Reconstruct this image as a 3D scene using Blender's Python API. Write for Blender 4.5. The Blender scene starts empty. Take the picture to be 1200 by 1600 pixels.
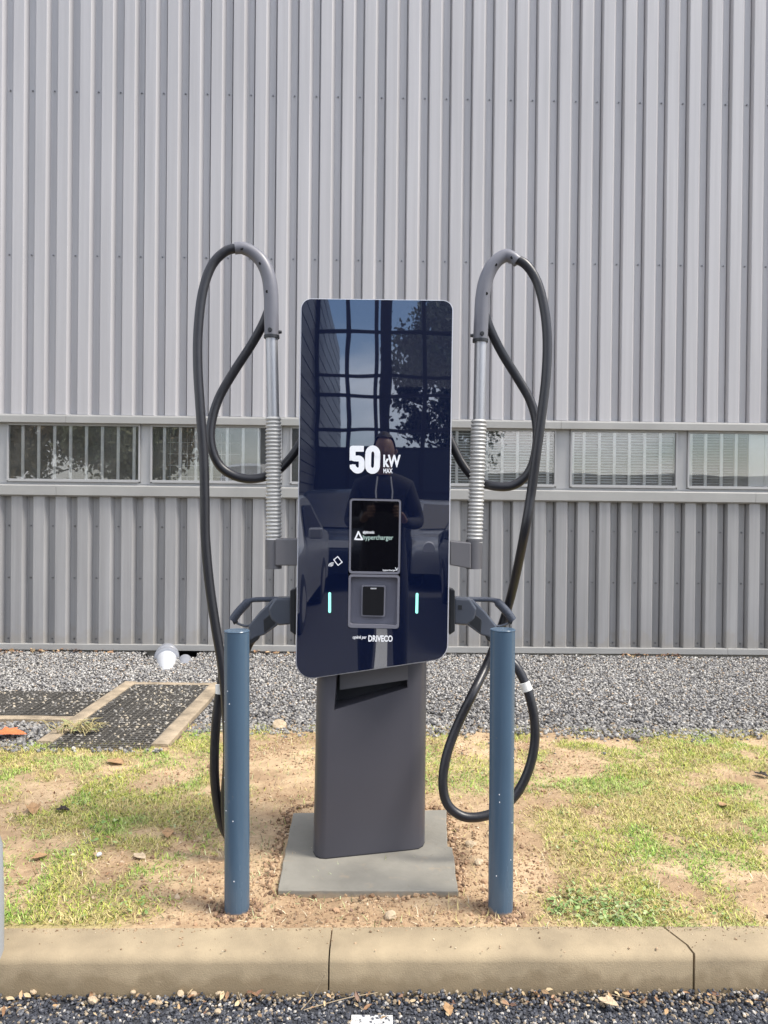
import bpy, bmesh, math, random
import numpy as np
from mathutils import Vector, Matrix, noise
random.seed(7); rng = np.random.default_rng(7)
R = math.radians
S = bpy.context.scene
C = S.collection
# ------------------------------------------------------------------ camera, sky, sun, exposure
cam_d = bpy.data.cameras.new('camera'); cam = bpy.data.objects.new('camera', cam_d); C.objects.link(cam)
CAMLOC = Vector((0, 0, 1.24))
RC = Matrix.Rotation(R(89.6), 3, 'X') @ Matrix.Rotation(R(0.6), 3, 'Z')
cam.location = CAMLOC; cam.rotation_euler = RC.to_euler()
cam_d.sensor_fit = 'HORIZONTAL'; cam_d.sensor_width = 36; cam_d.lens = 36
cam_d.clip_start = 0.02; cam_d.clip_end = 1000
S.camera = cam
S.render.resolution_x = 768; S.render.resolution_y = 1024
W = bpy.data.worlds.new("World"); S.world = W; W.use_nodes = True
SUN_EL, SUN_AZ = 55, 72          # azimuth measured from -y (behind the camera) towards +x
nt = W.node_tree; nt.nodes.clear()
wo = nt.nodes.new('ShaderNodeOutputWorld'); bg = nt.nodes.new('ShaderNodeBackground')
sky = nt.nodes.new('ShaderNodeTexSky'); sky.sky_type = 'NISHITA'; sky.sun_disc = False
sky.sun_elevation = R(SUN_EL); sky.sun_rotation = R(180 - SUN_AZ); sky.dust_density = 1.5
tcw = nt.nodes.new('ShaderNodeTexCoord'); mpw = nt.nodes.new('ShaderNodeMapping'); mpw.inputs['Scale'].default_value = (1, 1, 2.6); mpw.inputs['Location'].default_value = (-.084, .061, .40)
nzw = nt.nodes.new('ShaderNodeTexNoise'); nzw.inputs['Scale'].default_value = 2.3; nzw.inputs['Detail'].default_value = 7; nzw.inputs['Roughness'].default_value = .55
crw = nt.nodes.new('ShaderNodeValToRGB'); crw.color_ramp.elements[0].position = .40; crw.color_ramp.elements[1].position = .60
mxw = nt.nodes.new('ShaderNodeMixRGB'); mxw.inputs[2].default_value = (8.2, 8.1, 8.2, 1)
nt.links.new(tcw.outputs['Generated'], mpw.inputs[0]); nt.links.new(mpw.outputs[0], nzw.inputs['Vector'])
nt.links.new(nzw.outputs['Fac'], crw.inputs[0]); nt.links.new(crw.outputs[0], mxw.inputs[0]); nt.links.new(sky.outputs[0], mxw.inputs[1])
nt.links.new(mxw.outputs[0], bg.inputs[0]); nt.links.new(bg.outputs[0], wo.inputs[0])
bg.inputs[1].default_value = 0.12
sd = bpy.data.lights.new('sun', 'SUN'); sd.energy = 2.0; sd.angle = R(17); sd.color = (1, .94, .85)
so = bpy.data.objects.new('sun', sd); C.objects.link(so)
sv = Vector((math.sin(R(SUN_AZ)) * math.cos(R(SUN_EL)), -math.cos(R(SUN_AZ)) * math.cos(R(SUN_EL)), math.sin(R(SUN_EL))))
so.rotation_euler = sv.to_track_quat('Z', 'Y').to_euler(); so.location = (6, -3, 12)
S.view_settings.view_transform = 'Standard'; S.view_settings.look = 'None'
S.view_settings.gamma = 1; S.view_settings.exposure = 1.2
S.render.engine = 'CYCLES'

# ------------------------------------------------------------------ helpers
def ray(px, py):
    return RC @ Vector(((px - 600) / 1200, -(py - 800) / 1200, -1))
def at(px, py, Y):
    d = ray(px, py); return CAMLOC + d * (Y / d.y)
def G(px, py, z=0.0):
    d = ray(px, py); return CAMLOC + d * ((z - CAMLOC.z) / d.z)
WALL_Y, WALL_ROT = 6.41, R(1.0)
WU = Vector((math.cos(WALL_ROT), math.sin(WALL_ROT), 0)); WN = Vector((-math.sin(WALL_ROT), math.cos(WALL_ROT), 0))
def wl(px, py):                      # point on the wall plane -> (u, z) in the wall's own frame
    d = ray(px, py); t = (Vector((0, WALL_Y, 0)) - CAMLOC).dot(WN) / d.dot(WN)
    p = CAMLOC + d * t - Vector((0, WALL_Y, 0)); return p.dot(WU), p.z

def mat(name, col, rough=.6, metal=0., var=0., vscale=20., bump=0., bscale=60., attr=None, spec=.5, ior=None, emit=None, estr=1., stretch=(1,1,1), col2=None, dscale=None, bdist=.01):
    m = bpy.data.materials.new(name); m.use_nodes = True; n = m.node_tree.nodes; l = m.node_tree.links
    b = n['Principled BSDF']; b.inputs['Roughness'].default_value = rough; b.inputs['Metallic'].default_value = metal
    b.inputs['Specular IOR Level'].default_value = spec
    if ior: b.inputs['IOR'].default_value = ior
    tc = n.new('ShaderNodeTexCoord'); mp = n.new('ShaderNodeMapping'); mp.inputs['Scale'].default_value = stretch
    l.new(tc.outputs['Object'], mp.inputs[0])
    src = None
    if attr:
        a = n.new('ShaderNodeAttribute'); a.attribute_name = attr; src = a.outputs['Color']
    if var or col2:
        nz = n.new('ShaderNodeTexNoise'); nz.inputs['Scale'].default_value = vscale; nz.inputs['Detail'].default_value = 6
        nz.inputs['Roughness'].default_value = .6
        l.new(mp.outputs[0], nz.inputs['Vector'])
        r = n.new('ShaderNodeValToRGB'); r.color_ramp.elements[0].position = .3; r.color_ramp.elements[1].position = .7
        c2 = col2 or tuple(c * (1 - var) for c in col); c1 = col if col2 else tuple(min(1, c * (1 + var)) for c in col)
        r.color_ramp.elements[0].color = (*c2, 1); r.color_ramp.elements[1].color = (*c1, 1)
        l.new(nz.outputs['Fac'], r.inputs[0])
        if src:
            mx = n.new('ShaderNodeMixRGB'); mx.blend_type = 'MULTIPLY'; mx.inputs[0].default_value = 1
            l.new(src, mx.inputs[1]); l.new(r.outputs[0], mx.inputs[2]); src = mx.outputs[0]
        else: src = r.outputs[0]
        mr = n.new('ShaderNodeMapRange'); mr.inputs['To Min'].default_value = max(0, rough - .08); mr.inputs['To Max'].default_value = min(1, rough + .1)
        l.new(nz.outputs['Fac'], mr.inputs[0]); l.new(mr.outputs[0], b.inputs['Roughness'])
    if src: l.new(src, b.inputs['Base Color'])
    else: b.inputs['Base Color'].default_value = (*col, 1)
    if bump:
        bz = n.new('ShaderNodeTexNoise'); bz.inputs['Scale'].default_value = bscale; bz.inputs['Detail'].default_value = 5
        l.new(mp.outputs[0], bz.inputs['Vector'])
        bp = n.new('ShaderNodeBump'); bp.inputs['Strength'].default_value = bump; bp.inputs['Distance'].default_value = bdist
        l.new(bz.outputs['Fac'], bp.inputs['Height']); l.new(bp.outputs[0], b.inputs['Normal'])
    if emit:
        b.inputs['Emission Color'].default_value = (*emit, 1); b.inputs['Emission Strength'].default_value = estr
    return m
def glass_mat(name, refl, tint=(1,1,1)):
    m = bpy.data.materials.new(name); m.use_nodes = True; n = m.node_tree.nodes; l = m.node_tree.links; n.clear()
    o = n.new('ShaderNodeOutputMaterial'); mx = n.new('ShaderNodeMixShader'); g = n.new('ShaderNodeBsdfGlossy'); t = n.new('ShaderNodeBsdfTransparent')
    g.inputs['Roughness'].default_value = .01; t.inputs[0].default_value = (*tint, 1)
    fr = n.new('ShaderNodeFresnel'); fr.inputs[0].default_value = 1.5
    ad = n.new('ShaderNodeMath'); ad.operation = 'ADD'; ad.use_clamp = True; ad.inputs[1].default_value = refl
    tc = n.new('ShaderNodeTexCoord'); bz = n.new('ShaderNodeTexNoise'); bz.inputs['Scale'].default_value = 1.3
    bp = n.new('ShaderNodeBump'); bp.inputs['Strength'].default_value = .15; bp.inputs['Distance'].default_value = .01
    l.new(tc.outputs['Object'], bz.inputs['Vector']); l.new(bz.outputs['Fac'], bp.inputs['Height']); l.new(bp.outputs[0], g.inputs['Normal'])
    l.new(fr.outputs[0], ad.inputs[0]); l.new(ad.outputs[0], mx.inputs[0]); l.new(t.outputs[0], mx.inputs[1]); l.new(g.outputs[0], mx.inputs[2]); l.new(mx.outputs[0], o.inputs[0])
    return m

def pane_haze(m, amt):  # patchy pale veil: the panes' washed-out brightness put into their colour
    n = m.node_tree.nodes; l = m.node_tree.links; o = [q for q in n if q.type == 'OUTPUT_MATERIAL'][0]; sh = o.inputs[0].links[0].from_socket
    df = n.new('ShaderNodeBsdfDiffuse'); df.inputs[0].default_value = (.62,.64,.60,1); mx = n.new('ShaderNodeMixShader')
    tc = n.new('ShaderNodeTexCoord'); nz = n.new('ShaderNodeTexNoise'); nz.inputs['Scale'].default_value = 4; nz.inputs['Detail'].default_value = 6
    mr = n.new('ShaderNodeMapRange'); mr.inputs['From Min'].default_value = .3; mr.inputs['From Max'].default_value = .7; mr.inputs['To Min'].default_value = amt*.5; mr.inputs['To Max'].default_value = amt*1.4
    l.new(tc.outputs['Object'], nz.inputs['Vector']); l.new(nz.outputs['Fac'], mr.inputs[0]); l.new(mr.outputs[0], mx.inputs[0])
    l.new(sh, mx.inputs[1]); l.new(df.outputs[0], mx.inputs[2]); l.new(mx.outputs[0], o.inputs[0])

def catmull(pts, n=8):
    P = [Vector(p) for p in pts]; out = []
    for i in range(len(P) - 1):
        p0 = P[max(i-1, 0)]; p1 = P[i]; p2 = P[i+1]; p3 = P[min(i+2, len(P)-1)]
        for k in range(n):
            t = k / n; t2 = t*t; t3 = t2*t
            out.append(.5 * ((2*p1) + (p2-p0)*t + (2*p0-5*p1+4*p2-p3)*t2 + (3*p1-p0-3*p2+p3)*t3))
    out.append(P[-1]); return out

class MB:
    def __init__(s): s.v = []; s.f = []
    def poly(s, vs, fs):
        o = len(s.v); s.v += [tuple(v) for v in vs]; s.f += [tuple(i + o for i in f) for f in fs]; return s
    def box(s, a, b):
        x0, y0, z0 = a; x1, y1, z1 = b
        return s.poly([(x0,y0,z0),(x1,y0,z0),(x1,y1,z0),(x0,y1,z0),(x0,y0,z1),(x1,y0,z1),(x1,y1,z1),(x0,y1,z1)],
                      [(0,3,2,1),(4,5,6,7),(0,1,5,4),(1,2,6,5),(2,3,7,6),(3,0,4,7)])
    def prism(s, pts, vec):              # polygon (3-D points) extruded along vec
        n = len(pts); vec = Vector(vec); a = [Vector(p) for p in pts]; b = [p + vec for p in a]
        return s.poly(a + b, [tuple(range(n)), tuple(range(2*n-1, n-1, -1))] + [(i, i+n, (i+1) % n + n, (i+1) % n) for i in range(n)])
    def tube(s, path, r, seg=14, cap=True):
        P = [Vector(p) for p in path]; n = len(P); rr = r if hasattr(r, '__len__') else [r]*n
        T = [(P[min(i+1, n-1)] - P[max(i-1, 0)]).normalized() for i in range(n)]
        u = T[0].orthogonal().normalized(); vs = []
        for i in range(n):
            u = (u - T[i]*u.dot(T[i])).normalized(); w = T[i].cross(u)
            for k in range(seg):
                a = 2*math.pi*k/seg; vs.append(P[i] + (u*math.cos(a) + w*math.sin(a))*rr[i])
        fs = [(i*seg+k, i*seg+(k+1) % seg, (i+1)*seg+(k+1) % seg, (i+1)*seg+k) for i in range(n-1) for k in range(seg)]
        if cap: fs += [tuple(range(seg-1, -1, -1)), tuple((n-1)*seg+k for k in range(seg))]
        return s.poly(vs, fs)
    def build(s, name, m, parent=None, smooth=False, bevel=0, local=False, bseg=2):
        off = Vector((0,0,0)) if (local or parent is None) else world_loc(parent)
        me = bpy.data.meshes.new(name); me.from_pydata([tuple(Vector(v) - off) for v in s.v], [], s.f)
        bm = bmesh.new(); bm.from_mesh(me); bmesh.ops.recalc_face_normals(bm, faces=bm.faces); bm.to_mesh(me); bm.free()
        if smooth:
            me.polygons.foreach_set('use_smooth', [True]*len(me.polygons))
            try: me.set_sharp_from_angle(angle=R(40))
            except Exception: pass
        me.materials.append(m)
        o = bpy.data.objects.new(name, me); C.objects.link(o)
        if parent: o.parent = parent
        if bevel:
            bv = o.modifiers.new('bevel', 'BEVEL'); bv.width = bevel; bv.segments = bseg; bv.limit_method = 'ANGLE'; bv.angle_limit = R(35)
        return o
def world_loc(o):
    v = Vector(o.location); p = o.parent
    while p: v = v + Vector(p.location); p = p.parent
    return v
def tag(o, label=None, cat=None, group=None, kind=None):
    if label: o['label'] = label
    if cat: o['category'] = cat
    if group: o['group'] = group
    if kind: o['kind'] = kind
    return o
def thing(name, label, cat, loc=(0,0,0), group=None, kind=None, rz=0):
    o = bpy.data.objects.new(name, None); C.objects.link(o); o.location = loc; o.rotation_euler = (0,0,rz); o.empty_display_size = .1
    return tag(o, label, cat, group, kind)

ICO_V, ICO_F = None, None
def ico():
    global ICO_V, ICO_F
    if ICO_V is None:
        bm = bmesh.new(); bmesh.ops.create_icosphere(bm, subdivisions=1, radius=1)
        ICO_V = np.array([v.co[:] for v in bm.verts]); ICO_F = np.array([[v.index for v in f.verts] for f in bm.faces]); bm.free()
    return ICO_V, ICO_F
def rotmats(n, tilt=1.0):
    a = rng.uniform(0, 2*np.pi, n); b = rng.normal(0, tilt, n); c = rng.normal(0, tilt, n)
    ca, sa, cb, sb, cc, sc = np.cos(a), np.sin(a), np.cos(b), np.sin(b), np.cos(c), np.sin(c)
    Z = np.zeros((n,3,3)); Z[:,0,0]=ca; Z[:,0,1]=-sa; Z[:,1,0]=sa; Z[:,1,1]=ca; Z[:,2,2]=1
    X = np.zeros((n,3,3)); X[:,0,0]=1; X[:,1,1]=cb; X[:,1,2]=-sb; X[:,2,1]=sb; X[:,2,2]=cb
    Y = np.zeros((n,3,3)); Y[:,1,1]=1; Y[:,0,0]=cc; Y[:,0,2]=sc; Y[:,2,0]=-sc; Y[:,2,2]=cc
    return Z @ X @ Y
def np_mesh(name, V, F, col, m, parent=None, smooth=False):
    me = bpy.data.meshes.new(name); nv = len(V); nf, k = F.shape
    me.vertices.add(nv); me.vertices.foreach_set('co', V.astype(np.float32).ravel())
    me.loops.add(nf*k); me.loops.foreach_set('vertex_index', F.astype(np.int32).ravel())
    me.polygons.add(nf); me.polygons.foreach_set('loop_start', np.arange(0, nf*k, k, dtype=np.int32))
    me.polygons.foreach_set('use_smooth', np.full(nf, smooth))
    me.update(calc_edges=True)
    if col is not None:
        ca = me.color_attributes.new('tone', 'FLOAT_COLOR', 'POINT')
        c4 = np.ones((nv, 4), np.float32); c4[:, :3] = col; ca.data.foreach_set('color', c4.ravel())
    me.materials.append(m); o = bpy.data.objects.new(name, me); C.objects.link(o)
    if parent: o.parent = parent
    return o
def scatter(name, base_v, base_f, pos, scl, rot, cols, m, jitter=.18, kind='stuff', smooth=False):
    n = len(pos); nb = len(base_v)
    V = base_v[None] * scl[:, None, :]
    if jitter: V = V * (1 + rng.uniform(-jitter, jitter, (n, nb, 1)))
    V = np.einsum('nij,nkj->nki', rot, V) + pos[:, None, :]
    F = (base_f[None] + (np.arange(n) * nb)[:, None, None]).reshape(-1, base_f.shape[1])
    o = np_mesh(name, V.reshape(-1, 3), F, np.repeat(cols, nb, axis=0), m, smooth=smooth)
    if kind: o['kind'] = kind
    return o
def pick(palette, weights, n, var=.2):
    p = np.array(palette)[rng.choice(len(palette), n, p=np.array(weights)/sum(weights))]
    return np.clip(p * (1 + rng.uniform(-var, var, (n, 1))), 0, 1)
def vnoise(x, y, s, seed=0.):        # vectorised value noise, 0..1
    x = np.asarray(x)*s + seed*17.3; y = np.asarray(y)*s + seed*9.1
    xi = np.floor(x).astype(int); yi = np.floor(y).astype(int); fx = x-xi; fy = y-yi
    fx = fx*fx*(3-2*fx); fy = fy*fy*(3-2*fy)
    def h(a, b):
        q = (a*374761393 + b*668265263) & 0x7fffffff; q = ((q ^ (q >> 13)) * 1274126177) & 0x7fffffff
        return ((q ^ (q >> 16)) & 0xffff) / 65535.
    return (h(xi,yi)*(1-fx)+h(xi+1,yi)*fx)*(1-fy) + (h(xi,yi+1)*(1-fx)+h(xi+1,yi+1)*fx)*fy
def fbm(x, y, s, seed=0., o=4):
    t = 0; a = .5; n = 0
    for i in range(o): t = t + a*vnoise(x, y, s*2**i, seed+i); n += a; a *= .5
    return t/n
def sstep(x, a, b):
    t = np.clip((x-a)/(b-a), 0, 1); return t*t*(3-2*t)

# ------------------------------------------------------------------ materials
M = dict(
 clad=mat('cladding_grey', (.425,.415,.425), .40, 0, .05, 1.3, .04, 2.5, stretch=(1,1,.25), bdist=.02),
 clad_low=mat('lower_cladding_grey', (.32,.315,.315), .42, 0, .09, 2.2, .04, 2.5, stretch=(1.5,1,.4), bdist=.02),
 flash=mat('flashing_grey', (.33,.325,.31), .45, 0, .08, 3, 0),
 frame=mat('window_frame_grey', (.36,.36,.36), .45, 0, .05, 3),
 whitebar=mat('white_bar', (.86,.88,.87), .5), blind=mat('blind_slat', (.66,.70,.69), .5),
 screw=mat('screw_metal', (.22,.22,.23), .35, .7), darkroom=mat('dark_interior', (.11,.105,.09), .9, 0, .4, 1.2),
 concrete=mat('concrete_plinth', (.34,.31,.26), .85, 0, .25, 5, .3, 40),
 padc=mat('concrete_pad', (.235,.222,.188), .85, 0, .14, 7, .3, 70, bdist=.004),
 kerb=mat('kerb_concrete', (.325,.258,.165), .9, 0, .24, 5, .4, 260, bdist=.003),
 pane=glass_mat('window_glass', .08), bigpane=glass_mat('facade_glass', .0, (.88,.93,1)),
 ped=mat('anthracite_powder_coat', (.066,.065,.079), .42, 0, .06, 3, .12, 900, bdist=.001),
 trim=mat('silver_trim', (.75,.75,.78), .35, .3), housing=mat('black_housing', (.02,.02,.024), .5),
 bezel=mat('bezel_grey', (.16,.16,.19), .4), tray=mat('tray_grey', (.17,.17,.21), .5),
 scr=mat('display_glass', (.003,.003,.005), .03, ior=2.0), termb=mat('terminal_black', (.006,.006,.008), .3),
 led=mat('green_light_bar', (.3,.8,.7), .4, emit=(.25,.85,.66), estr=.42),
 white=mat('white_print', (.85,.86,.88), .6), dimwhite=mat('dim_print', (.42,.56,.50), .6), platew=mat('plate_white', (.7,.7,.7), .5),
 bracket=mat('bracket_grey', (.125,.122,.13), .38, 0, .05, 8), alu=mat('aluminium_pole', (.42,.42,.43), .38, .6, .08, 30, stretch=(1,1,.05)),
 spring=mat('corrugated_conduit', (.50,.495,.475), .42, .12, .12, 25), cover=mat('cable_guide_grey', (.155,.155,.175), .38, 0, .05, 20),
 cable=mat('black_cable_rubber', (.017,.017,.021), .34, 0, .12, 25, .2, 120, bdist=.002), tagw=mat('white_cable_tag', (.75,.75,.72), .5),
 plug=mat('plug_plastic', (.085,.095,.118), .22, 0, .03, 40), plugd=mat('plug_dark_plastic', (.018,.02,.024), .45), grip=mat('plug_grip_rubber', (.05,.06,.085), .5, 0, .3, 200, .6, 300, bdist=.002),
 bol=mat('bollard_blue_paint', (.066,.110,.162), .24, 0, .12, 9, .08, 60, stretch=(1,1,.15), bdist=.002),
 soil=mat('bare_soil', (1,1,1), .95, 0, 0, 9, .8, 90, attr='tone', col2=(.74,.72,.70), bdist=.008),
 pebble=mat('pebble', (1,1,1), .8, attr='tone'), grass=mat('grass', (1,1,1), .6, attr='tone'),
 clod=mat('soil_clod', (1,1,1), .95, attr='tone'), gravelbed=mat('gravel_bed', (.09,.085,.08), .95, 0, .5, 70, .8, 90),
 asphalt=mat('asphalt', (.036,.038,.045), .85, 0, .4, 60, .8, 150), paint=mat('road_paint', (.75,.75,.73), .7, 0, .1, 80, .5, 200, col2=(.35,.35,.34)),
 pvc=mat('pvc_pipe', (.27,.28,.31), .35, 0, .08, 12), pvcw=mat('white_pipe', (.55,.56,.58), .4), hole=mat('black_cavity', (.004,.004,.004), 1),
 timber=mat('tan_concrete_edging', (.33,.265,.185), .9, 0, .4, 9, .5, 60), grate=mat('grating_steel', (.125,.115,.10), .65, .2, .4, 40),
 leafb=mat('dry_leaf', (.36,.22,.11), .7, 0, .3, 60), leafg=mat('green_leaf', (.16,.22,.07), .5, 0, .3, 40), leafo=mat('orange_leaf', (.62,.17,.06), .6, 0, .2, 30),
 stone=mat('loose_stone', (.47,.37,.25), .85, 0, .25, 50, .5, 100), twig=mat('twig', (.32,.25,.16), .8), root=mat('dark_root', (.03,.022,.018), .8),
 tree=mat('tree_leaves', (1,1,1), .6, attr='tone'), bark=mat('bark', (.08,.065,.05), .9, 0, .3, 12, .8, 20),
 greypost=mat('pale_grey_post', (.32,.34,.36), .4),
)
# navy glass front with slight waviness so that reflections bend
def panel_glass():
    m = mat('navy_mirror_glass', (.004,.0075,.028), .012, ior=2.5)
    n = m.node_tree.nodes; l = m.node_tree.links; b = n['Principled BSDF']
    tc = n.new('ShaderNodeTexCoord'); bz = n.new('ShaderNodeTexNoise'); bz.inputs['Scale'].default_value = 3.5; bz.inputs['Detail'].default_value = 1
    bp = n.new('ShaderNodeBump'); bp.inputs['Strength'].default_value = .06; bp.inputs['Distance'].default_value = .01
    l.new(tc.outputs['Object'], bz.inputs['Vector']); l.new(bz.outputs['Fac'], bp.inputs['Height']); l.new(bp.outputs[0], b.inputs['Normal'])
    return m
pane_haze(M['pane'], .065)
M['navy'] = panel_glass()
def per_object_tone(m, amt, streak=0):
    n = m.node_tree.nodes; l = m.node_tree.links; b = n['Principled BSDF']; src = b.inputs['Base Color'].links[0].from_socket
    oi = n.new('ShaderNodeObjectInfo'); mr = n.new('ShaderNodeMapRange'); mr.inputs['To Min'].default_value = 1-amt; mr.inputs['To Max'].default_value = 1+amt
    l.new(oi.outputs['Random'], mr.inputs[0]); fac = mr.outputs[0]
    if streak:
        ge = n.new('ShaderNodeNewGeometry'); mp = n.new('ShaderNodeMapping'); mp.inputs['Scale'].default_value = (26, 4, .55)
        nz = n.new('ShaderNodeTexNoise'); nz.inputs['Scale'].default_value = 1; nz.inputs['Detail'].default_value = 5
        l.new(ge.outputs['Position'], mp.inputs[0]); l.new(mp.outputs[0], nz.inputs['Vector'])
        r2 = n.new('ShaderNodeMapRange'); r2.inputs['From Min'].default_value = .3; r2.inputs['From Max'].default_value = .7; r2.inputs['To Min'].default_value = 1-streak; r2.inputs['To Max'].default_value = 1+streak*.5
        l.new(nz.outputs['Fac'], r2.inputs[0]); mu = n.new('ShaderNodeMath'); mu.operation = 'MULTIPLY'; l.new(fac, mu.inputs[0]); l.new(r2.outputs[0], mu.inputs[1]); fac = mu.outputs[0]
    vm = n.new('ShaderNodeVectorMath'); vm.operation = 'SCALE'; l.new(src, vm.inputs[0]); l.new(fac, vm.inputs['Scale']); l.new(vm.outputs[0], b.inputs['Base Color'])
per_object_tone(M['clad'], .035, .09); per_object_tone(M['clad_low'], .05, .16); per_object_tone(M['kerb'], .04)
def foot_tint(m, col, z0, z1, sc=30, mx_=.85):         # ragged-edged tint at the foot: dried mud, on the kerb just a darker brown
    n = m.node_tree.nodes; l = m.node_tree.links; b = n['Principled BSDF']; src = b.inputs['Base Color'].links[0].from_socket
    ge = n.new('ShaderNodeNewGeometry'); sx = n.new('ShaderNodeSeparateXYZ'); l.new(ge.outputs['Position'], sx.inputs[0])
    nz = n.new('ShaderNodeTexNoise'); nz.inputs['Scale'].default_value = sc; nz.inputs['Detail'].default_value = 5; l.new(ge.outputs['Position'], nz.inputs['Vector'])
    mr = n.new('ShaderNodeMapRange'); mr.inputs['From Min'].default_value = z0; mr.inputs['From Max'].default_value = z1; mr.inputs['To Min'].default_value = .75; mr.inputs['To Max'].default_value = 0
    l.new(sx.outputs['Z'], mr.inputs[0]); ad = n.new('ShaderNodeMath'); ad.operation = 'ADD'; l.new(mr.outputs[0], ad.inputs[0]); l.new(nz.outputs['Fac'], ad.inputs[1])
    cr = n.new('ShaderNodeMapRange'); cr.inputs['From Min'].default_value = .72; cr.inputs['From Max'].default_value = .95; cr.inputs['To Max'].default_value = mx_; l.new(ad.outputs[0], cr.inputs[0])
    mx = n.new('ShaderNodeMixRGB'); mx.inputs[2].default_value = (*col, 1); l.new(cr.outputs[0], mx.inputs[0]); l.new(src, mx.inputs[1]); l.new(mx.outputs[0], b.inputs['Base Color'])
foot_tint(M['kerb'], (.17,.125,.07), -.11, -.005, 16, .55); foot_tint(M['bol'], (.34,.24,.15), 0.0, .035); foot_tint(M['padc'], (.40,.30,.19), 0.0, .03, 22, .5); foot_tint(M['clad_low'], (.28,.25,.20), .0, .30, 12, .35)  # kerb turns browner and darker towards the bottom of its front

# ------------------------------------------------------------------ the ground
def sheet(name, x0, x1, y0, y1, z, m, kind='structure'):
    o = MB().poly([(x0,y0,z),(x1,y0,z),(x1,y1,z),(x0,y1,z)], [(0,1,2,3)]).build(name, m); o['kind'] = kind; return o
sheet('ground', -300, 300, -300, 300, -.16, mat('far_ground', (.16,.15,.12), .95, 0, .3, .3))
sheet('road', -60, 60, -60, 2.15, -.105, M['asphalt'])
KS = .0249                                   # the kerb runs slightly away to the right
def kerb_y(x): return 2.098 + KS*x
sheet('white_line', -.072, .037, -6, 2.015, -.100, M['paint'])

# road chippings
n = 21000
x = rng.uniform(-1.25, 1.25, n); y = rng.uniform(1.72, 2.12, n); keep = y < kerb_y(x) - .002; x = x[keep]; y = y[keep]; n = len(x)
s = rng.uniform(.0032, .0068, n); heap = sstep(y, 2.02, 2.11)
z = -.1045 + s*.4 + heap*rng.uniform(0, .018, n)
cols = pick([(.05,.055,.07),(.09,.095,.115),(.16,.165,.18),(.42,.34,.24),(.6,.56,.50)], [4.5,4,2.4,1.3,.8], n, .3)
cols[(heap > .4) & (rng.random(n) < .28)] = (.34,.26,.17)
cols *= .72; inl = (x > -.070) & (x < .035) & (y < 2.01) & (rng.random(n) < .72); cols[inl] = (.74,.74,.73); z[inl] -= .001
sc = np.stack([s, s*rng.uniform(.6,1,n), s*rng.uniform(.45,.8,n)], 1)
bv, bf = ico()
scatter('road_chippings', bv, bf, np.stack([x,y,z],1), sc, rotmats(n,.5), cols, M['pebble'])

# kerb: three visible stones with open joints
kerb = thing('kerb', 'sand coloured concrete kerb between grass and road', None, (0, 2.2, 0), kind='structure')
KW, KT, KB = .135, .012, -.20
def kerb_stone(x0, x1, ragged0=None, ragged1=None):
    prof = [(0, KB), (0, -.014), (.004, -.004), (.012, .004), (.024, KT-.002), (.04, KT), (KW, KT), (KW, KB)]
    NX = 60; mb = MB(); vs = []
    for i in range(NX+1):
        t = i/NX
        for j, (d, zz) in enumerate(prof):
            a = x0 + (ragged0(d, zz) if ragged0 else 0); b = x1 + (ragged1(d, zz) if ragged1 else 0)
            xx = a + (b-a)*t
            w = .0022*(noise.noise(Vector((xx*9, d*20, zz*9))))
            vs.append((xx, kerb_y(xx) + d + (w if j < 6 else 0), zz + (w if 1 < j < 7 else 0)))
    k = len(prof)
    fs = [(i*k+j, (i+1)*k+j, (i+1)*k+(j+1) % k, i*k+(j+1) % k) for i in range(NX) for j in range(k)]
    fs += [tuple(range(k)), tuple(NX*k+j for j in range(k))]
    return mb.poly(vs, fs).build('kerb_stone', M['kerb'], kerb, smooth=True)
J1 = G(513, 1500, KT).x; J2 = G(1084, 1505, KT).x + .022
rag = lambda d, zz: -.042*max(0, d/KW)**1.4 + .003*math.sin(d*160) + .002*math.sin(zz*170)
g_ = .0035
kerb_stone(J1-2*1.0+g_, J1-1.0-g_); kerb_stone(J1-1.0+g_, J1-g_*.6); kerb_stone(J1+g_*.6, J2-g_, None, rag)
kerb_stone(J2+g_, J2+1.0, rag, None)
MB().box((J1-3, 2.02, KB-.02), (J2+3, 2.03, KB)).build('kerb_bed', M['hole'], kerb)
mort = MB()
for jx in (J1, J2-.01): mort.box((jx-.03, kerb_y(jx)+.02, KB), (jx+.03, kerb_y(jx)+KW-.004, -.03))
mort.build('joint_shadow_gap', M['root'], kerb)

# soil and grass bank
YS0, YS1 = 2.16, 4.32
nx, ny = 430, 180
gx = np.linspace(-3.6, 3.6, nx); gy = np.linspace(YS0, YS1, ny); X, Y = np.meshgrid(gx, gy)
def soil_z(x, y):
    near = np.exp(-((x+.02)/.8)**2) * sstep(3.6-y, 0, .5)
    z = .005 + .016*(fbm(x, y, 2.0, 3)-.5) + (.006+.012*near)*(fbm(x, y, 16, 5)-.5) + .010*near*(fbm(x, y, 45, 8, 3)-.5)
    z = z - .004*sstep(2.30-y, 0, .1)
    return z - .06*(sstep(-x, 1.07, 1.10)*sstep(y, 3.93, 3.97))
def grassiness(x, y):
    ax = np.where(x < 0, -x-.02, x+.0)
    lo = np.where(y < 2.65, np.where(x > 0, .46, .58), .50)
    g = sstep(ax, lo-.06, lo+.28)
    g = np.maximum(g, .35*sstep(y, 3.1, 3.5)*(x > .1) + .12*sstep(y, 3.1, 3.5))
    g = g*(1-sstep(-x, 1.05, 1.10)*sstep(y+.05*(fbm(x,y,9,99)-.5), 3.96, 4.02))
    p = fbm(x, y, 2.3, 11, 4); q = fbm(x, y, 9, 21, 3)
    return g*np.clip(.42 + 3.6*(p-.47) + 2.4*(q-.5), .02, 1.1)
Zs = soil_z(X, Y)
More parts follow.
